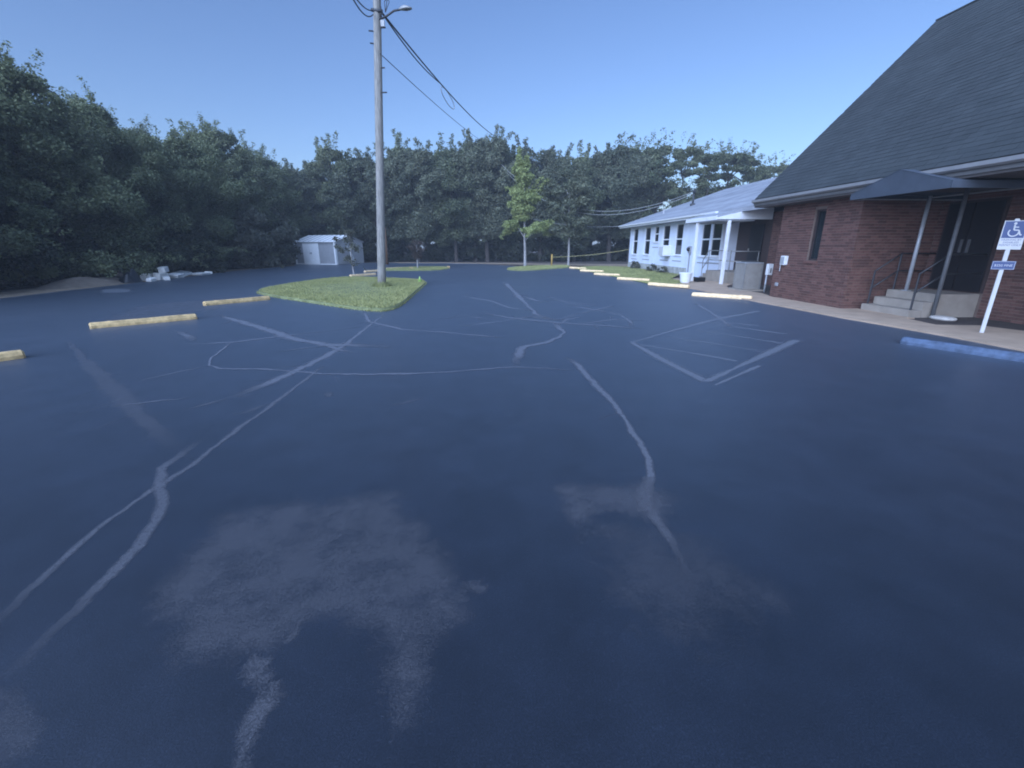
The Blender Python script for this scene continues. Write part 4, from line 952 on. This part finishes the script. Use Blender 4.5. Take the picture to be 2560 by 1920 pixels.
# wall as piers between the window openings, plus aprons and heads
srt = sorted(wins); prev = HY0
for w in srt:
    hw.box(HX, HX + .2, prev, w[0], .0, HZ); hw.box(HX, HX + .2, w[0], w[1], 0, w[2]); hw.box(HX, HX + .2, w[0], w[1], w[3], HZ); prev = w[1]
hw.box(HX, HX + .2, prev, HY1, 0, HZ)
hw.box(HX + .2, 23, HY1 - .2, HY1, 0, HZ).box(HX + .2, 23, HY0, HY0 + .2, 0, HZ).box(22.8, 23, HY0 + .2, HY1 - .2, 0, HZ)
hb(hw, 'wall', 'white_wall')
m = MB(); m.box(HX - .03, HX - .003, HY0 + 3.5, HY1 + .02, 0, .42); hb(m, 'foundation', 'stained_base')
m = MB(); m.box(HX + .22, 22.7, HY0 + .22, HY1 - .22, .02, .04); hb(m, 'floor', 'dark_door')
for i, (y0, y1, z0, z1) in enumerate(srt):
    f = MB(); t = .045; f.box(HX + .05, HX + .11, y0, y0 + t, z0, z1).box(HX + .05, HX + .11, y1 - t, y1, z0, z1).box(HX + .05, HX + .11, y0 + t, y1 - t, z1 - t, z1).box(HX + .05, HX + .11, y0 + t, y1 - t, z0, z0 + t)
    wo = hb(f, 'window', 'white_paint'); zm = z0 + (z1 - z0) * .52
    m = MB(); m.box(HX + .04, HX + .10, y0 + t, y1 - t, zm - .035, zm + .035); hb(m, 'meeting_rail', 'white_paint', wo)
    for (a, b) in ((z0 + t, zm - .035), (zm + .035, z1 - t)):
        m = MB(); m.box(HX + .078, HX + .084, y0 + t, y1 - t, a, b); hb(m, 'pane', 'window_glass', wo)
    m = MB(); m.box(HX - .06, HX + .05, y0 - .08, y1 + .08, z0 - .06, z0 - .003); hb(m, 'sill', 'white_paint', wo)
    m = MB(); m.box(HX - .012, HX - .002, y0 - .12, y1 + .12, z0 - .36, z0 - .3); hb(m, 'sill_band', 'trim_grey', wo)
# roof: gable along the wall with a hip at the far end
HEX, HEZ = 10.55, 3.12; rid = atY(1745, 486, 33.5); HRX, HRZ = 17.0, None
HRZ = HEZ + (17.0 - HEX) * .36; RYF = 33.2; RY0 = 15.3
far_y = HY1 + .75; bx = 2 * HRX - HEX
m = MB(); P = [(HEX, RY0, HEZ), (HEX, far_y, HEZ), (HRX, RYF, HRZ), (HRX, RY0, HRZ), (bx, RY0, HEZ), (bx, far_y, HEZ)]; th = .16
P2 = [(x, y, z - th) for x, y, z in P]
m.add(P + P2, [(0,1,2,3), (1,5,2), (5,4,3,2), (6,9,8,7), (7,8,11), (11,8,9,10), (0,6,7,1), (1,7,11,5), (5,11,10,4), (0,3,9,6), (3,4,10,9)]); hroof = hb(m, 'roof', 'shingle_grey')
sl = (HRZ - HEZ) / (HRX - HEX); m = MB(); rows = 40
for r in range(rows):
    t0, t1 = r / rows, (r + 1.1) / rows; xa, xb = HEX + (HRX - HEX) * t0, HEX + (HRX - HEX) * min(1, t1); ya = far_y + (RYF - far_y) * t0; yb = far_y + (RYF - far_y) * min(1, t1)
    za, zb = HEZ + sl * (xa - HEX), HEZ + sl * (xb - HEX)
    m.add([(xa, RY0, za + .003), (xa, ya - .01, za + .003), (xa, ya - .01, za + .018), (xa, RY0, za + .018), (xb, RY0, zb + .004), (xb, yb - .01, zb + .004)], [(0,1,2,3), (3,2,5,4)])
o = hb(m, 'shingle_courses', 'shingle_grey', hroof); o['kind'] = 'stuff'
m = MB(); m.box(HEX - .03, HEX - .004, 21.0, far_y, HEZ - .2, HEZ - .01).box(HEX, 22, far_y + .003, far_y + .03, HEZ - .2, HEZ - .01); hb(m, 'fascia', 'white_paint')
m = MB(); m.prism([(HEX - .14, HEZ - .02), (HEX - .13, HEZ - .09), (HEX - .08, HEZ - .13), (HEX - .034, HEZ - .13), (HEX - .034, HEZ - .02)], 'y', 21.0, far_y - .02); hb(m, 'gutter', 'white_paint')
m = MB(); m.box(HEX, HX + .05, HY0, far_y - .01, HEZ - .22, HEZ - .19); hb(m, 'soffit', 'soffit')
mp = atX(1733, 500, 13.2)
m = MB(); zz = HEZ + sl * (13.2 - HEX); m.tube([(13.2, mp.y, zz - .1), (13.2, mp.y, zz + .75)], .06, 8); hb(m, 'service_mast', 'metal_dark', smooth=True)
m = MB(); m.tube([(13.2, mp.y, zz - .05), (13.2, mp.y, zz + .1)], .16, 10); m.tube([(13.2, mp.y, zz + .75), (13.2, mp.y, zz + .95)], [.12, .05], 10); hb(m, 'mast_flashing', 'metal_dark', smooth=True)
v1 = atX(1660, 522, 12.2); m = MB(); zz2 = HEZ + sl * (12.2 - HEX); m.tube([(12.2, v1.y, zz2 - .05), (12.2, v1.y, zz2 + .3)], .05, 8); hb(m, 'vent_pipe', 'trim_grey')
mast = Vector((13.2, mp.y, zz + .7))
for k in range(2):
    wire(cat(Vector((1.6, 47.8, 9.0 + .25 * k)), mast + Vector((0, 0, .12 * k)), 2.6 - .1 * k), 'service_cable', .014, 'cable_pale', ['lower of two pale service cables sagging to the annex roof mast', 'upper of two pale service cables sagging to the annex roof mast'][k], 40)
wire(cat(Vector((4.5, 44, 4.0)), Vector((HEX, far_y - .1, HEZ - .05)), .25), 'service_cable', .012, 'cable_pale', 'thin pale cable reaching the far eave corner of the annex')
# window air conditioner and meter on the annex
w5 = sorted(wins)[3]
wac = empty('window_air_conditioner', (HX - .002, w5[0] - .1, 1.02), 'white window air conditioner hanging on the annex wall', 'air conditioner')
MB().box(-.5, 0, -.38, .38, 0, .62).build('case', M['white_paint'], wac, bevel=.02)
for k in range(6): MB().box(-.508, -.5, -.33, .33, .08 + .08 * k, .11 + .08 * k).build('louver', M['trim_grey'], wac)
mtp = atX(1727, 624, HX)
mt = empty('electric_meter', (HX, mtp.y, mtp.z), 'round dark electric meter on the annex wall beside the porch', 'electric meter')
MB().box(-.1, -.002, -.14, .14, -.2, .18).build('box', M['trim_grey'], mt, bevel=.01); MB().tube([(-.1, 0, .02), (-.2, 0, .02)], .1, 14).build('dial', M['metal_dark'], mt, smooth=True); MB().tube([(-.05, 0, -.2), (-.05, 0, -1.3)], .03, 8).build('conduit', M['trim_grey'], mt)
# porch: lean-to roof on posts, stoop, rails
PY0, PY1, PX0, PX1 = 19.05, 22.0, 9.55, 11.93
porch = empty('porch', (PX1, PY0, 0), 'white lean-to porch roof on posts between annex and brick church', 'porch')
def pb_(mb, name, mat, parent=porch, **k): mb.v = [(x - PX1, y - PY0, z) for x, y, z in mb.v]; return mb.build(name, M[mat], parent, **k)
m = MB(); m.prism([(PX0, 2.74), (PX1, 3.28), (PX1, 3.36), (PX0, 2.82)], 'y', PY0 + .02, PY1); proof = pb_(m, 'roof_slab', 'shingle_grey')
m = MB(); m.prism([(PX0, 2.66), (PX1 - .01, 2.66), (PX1 - .01, 3.27), (PX0, 2.73)], 'y', PY0 - .02, PY0 + .018); pb_(m, 'side_panel', 'white_paint')
m = MB(); m.box(PX0 - .03, PX0 - .002, PY0 - .02, PY1, 2.64, 2.80); pb_(m, 'fascia', 'white_paint')
m = MB(); m.box(PX0, HX - .005, PY0 + .03, PY1, 2.60, 2.635); pb_(m, 'ceiling', 'soffit')
pc = G(1803, 713)
for (x, y) in ((10.12, 19.1), (9.62, 20.9)):
    m = MB(); m.box(x - .06, x + .06, y - .06, y + .06, 0, 2.62); pb_(m, 'post', 'white_paint', bevel=.008)
m = MB(); m.box(11.95, 12.0, 19.0, HY0, 0, 2.95); pb_(m, 'back_wall', 'frame_brown')
m = MB(); m.box(11.90, 11.945, 19.5, 20.5, .5, 2.5); dd = pb_(m, 'door', 'dark_door', bevel=.006)
m = MB(); m.box(11.86, 11.90, 20.38, 20.44, 1.4, 1.5); pb_(m, 'handle', 'metal_grey', dd)
stoop = empty('stoop', (10.9, 20.3, 0), 'concrete stoop with steps below the white porch roof', 'steps')
MB().box(-.35, 1.04, -.9, 1.2, 0, .5).build('landing', M['step_concrete'], stoop, bevel=.01)
for k in range(2): MB().box(-.35, .6, 1.2 + .3 * k, 1.5 + .3 * k, 0, .34 - .17 * k).build('step', M['step_concrete'], stoop, bevel=.01)
rail(stoop, (10.9, 20.3, 0), [(10.6, 22.0, .95), (10.6, 21.5, 1.4), (10.6, 19.45, 1.4)], [(10.6, 22.0, .05, .96), (10.6, 21.45, .45, 1.4), (10.6, 19.5, .48, 1.4)], 'metal_grey')
rail(stoop, (10.9, 20.3, 0), [(10.6, 19.43, 1.38), (11.85, 19.43, 1.38)], [(11.8, 19.43, .48, 1.38)], 'metal_grey')
pl = G(1712, 709)
pt = empty('planter', (pl.x, pl.y, .03), 'white bucket planter at the corner of the lawn by the porch', 'planter')
m = MB(); m.tube([(0, 0, 0), (0, 0, .05), (0, 0, .36), (0, 0, .42)], [.2, .21, .26, .28], 16); m.build('pot', M['white_paint'], pt, smooth=True); MB().tube([(0, 0, .42), (0, 0, .45)], [.3, .29], 16).build('rim', M['white_paint'], pt)
bk = G(1748, 706); m = MB(); m.box(-.22, .22, -.14, .14, 0, .2); o = m.build('dark_crate', M['black_plastic'], bevel=.015); o.location = (bk.x, bk.y, .03); o.rotation_euler = (0, 0, .3); tag(o, 'low dark crate on the ground under the white porch', 'crate')
# low plants along the foundation
PL = make_tree('foundation_plant', 81, .7, .02, .5, 12, 900, .12, 'leaf_olive', 'bark_dark', .015, 'round', 8, (.12, .22), 4)
for i, y in enumerate((27.6, 29.6, 33.1)):
    place(PL, (HX - .35, y, .0), i * 1.3, .55 + .1 * (i % 3), 'small low plant at the foot of the annex wall, ' + ['nearest', 'middle', 'farthest'][i] + ' of three', 'plant', 'low plants along the annex wall')
# barrier tape
tp = G(1379, 667); o = empty('barrier_post', (tp.x, tp.y, 0), 'short orange post holding yellow tape on the far grass', 'post')
MB().tube([(0, 0, -.05), (0, 0, .95)], .06, 10).build('stake', M['post_yellow'], o, smooth=True); MB().tube([(0, 0, .93), (0, 0, .98)], .075, 10).build('cap', M['post_yellow'], o)
ta = tp + Vector((0, 0, .75)); tb = Vector((HX - .02, HY1 - .05, 1.35)); m = MB()
for i in range(30):
    t0, t1 = i / 30, (i + 1) / 30; f = cat(ta, tb, .12); m.beam(f(t0), f(t1), .01, .032)
tag(m.build('barrier_tape', M['tape_yellow']), 'yellow barrier tape stretched from the orange post to the annex', 'tape')
# small bits on the islands
gm = G(1050, 705, .08); o = empty('marker_flag', (gm.x, gm.y, .08), 'tiny bright green marker at the right tip of the grass island', 'marker')
MB().tube([(0, 0, 0), (0, 0, .04)], [.09, .085], 10).build('base', M['marker_green'], o); MB().tube([(0, 0, .04), (0, 0, .24)], [.075, .02], 10).build('cone', M['marker_green'], o, smooth=True)
for (px, py, lab) in ((1028, 674, 'small pale stone on the far island left of the brown sapling'), (1121, 671, 'small pale stone at the right tip of the far island')):
    q = G(px, py); slab((q.x, q.y, .1), (.24, .2, .14), (.1, .2, .4), 'stop_yellow', lab, int(px), 'stone')

# ================================================================== disabled parking sign
sg = G(2440, 836) + Vector((.11, 0, 0)); sign = empty('parking_sign', (sg.x, sg.y, .0), 'disabled parking sign on a white post by the sidewalk', 'sign', rz=0.0)
face = math.atan2(-sg.y, -sg.x) + math.pi / 2 + R(14)
sign.rotation_euler = (0, 0, face)
m = MB(); m.box(-.03, .03, .012, .05, -.05, 2.06); m.build('post', M['sign_white'], sign, bevel=.006)
def plate(name, w, z0, z1, mat, y=0.0, t=.004):
    o = MB().box(-w/2, w/2, y - t, y, z0, z1).build(name, M[mat], sign); return o
pl1 = plate('sign_plate', .305, 1.54, 2.03, 'sign_white', .01, .006)
pl2 = plate('fine_plate', .305, 1.19, 1.34, 'sign_blue', .01, .006)
def sub(mb, name, mat, parent): return mb.build(name, M[mat], parent)
sub(MB().box(-.14, .14, .0015, .0038, 1.735, 2.018), 'blue_field', 'sign_blue', pl1)
def disc(mb, cx, cz, r0, r1, a0, a1, y, n=28):
    b = len(mb.v)
    for i in range(n + 1):
        a = a0 + (a1 - a0) * i / n
        for r in (r0, r1): mb.v.append((cx + r * math.cos(a), y, cz + r * math.sin(a)))
    for i in range(n): mb.f.append((b+2*i, b+2*i+1, b+2*i+3, b+2*i+2))
sy = MB(); Y_ = -.0005; cz = 1.875; disc(sy, -.01, cz + .105, 0, .02, 0, 6.283, Y_)
disc(sy, -.005, cz - .045, .055, .073, R(140), R(370), Y_)
def stroke(mb, pts, w):
    for (a, b) in zip(pts[:-1], pts[1:]):
        d = Vector((b[0]-a[0], b[1]-a[1])).normalized(); n_ = Vector((-d.y, d.x)) * w / 2; k = len(mb.v)
        mb.v += [(a[0]-n_.x, Y_, a[1]-n_.y), (b[0]-n_.x, Y_, b[1]-n_.y), (b[0]+n_.x, Y_, b[1]+n_.y), (a[0]+n_.x, Y_, a[1]+n_.y)]; mb.f.append((k, k+1, k+2, k+3))
stroke(sy, [(-.012, cz + .08), (-.008, cz - .005), (.055, cz - .008), (.085, cz - .09), (.105, cz - .083)], .02); stroke(sy, [(-.01, cz + .045), (.045, cz + .042)], .016)
sub(sy, 'wheelchair_symbol', 'sign_white', pl1)
def text(s, x, z, size, mat, parent, y=-.0012):
    cu = bpy.data.curves.new('lettering', 'FONT'); cu.body = s; cu.size = size; cu.align_x = 'CENTER'; to = bpy.data.objects.new('lettering', cu); col.objects.link(to)
    dg = bpy.context.evaluated_depsgraph_get(); me = bpy.data.meshes.new_from_object(to.evaluated_get(dg)); bpy.data.objects.remove(to)
    o = link('lettering', me, None, parent); me.materials.clear(); me.materials.append(M[mat]); o.rotation_euler = (math.pi / 2, 0, 0); o.location = (x, y, z); return o
for s, z in (('PARKING BY', 1.69), ('DISABLED', 1.645), ('PERMIT ONLY', 1.60)): text(s, 0, z, .045, 'sign_blue', pl1, .0025)
text('$250 FINE', 0, 1.245, .055, 'sign_white', pl2, .0025)
b4 = MB(); 
for (x0, x1, z0, z1) in ((-.145, .145, 1.197, 1.202), (-.145, .145, 1.328, 1.333), (-.145, -.14, 1.202, 1.328), (.14, .145, 1.202, 1.328)): b4.box(x0, x1, .0012, .0038, z0, z1)
sub(b4, 'border', 'sign_white', pl2)
# ================================================================== added haze
def veil(density):
    m = bpy.data.materials.new('veil'); m.use_nodes = True; n, l = m.node_tree.nodes, m.node_tree.links
    n.remove(n['Principled BSDF']); v = n.new('ShaderNodeVolumePrincipled')
    v.inputs['Color'].default_value = (0.85, 0.9, 0.95, 1); v.inputs['Density'].default_value = density
    l.new(v.outputs[0], n['Material Output'].inputs['Volume'])
    o = MB().box(-310, 310, -210, 410, -1.05, 14.5).build('veil', m); tag(o, 'thin added haze over the whole lot', 'veil', kind='stuff'); return o
veil(0.0014)  # volume added to lift the darks, like veiling in a lens
bpy.context.view_layer.update()
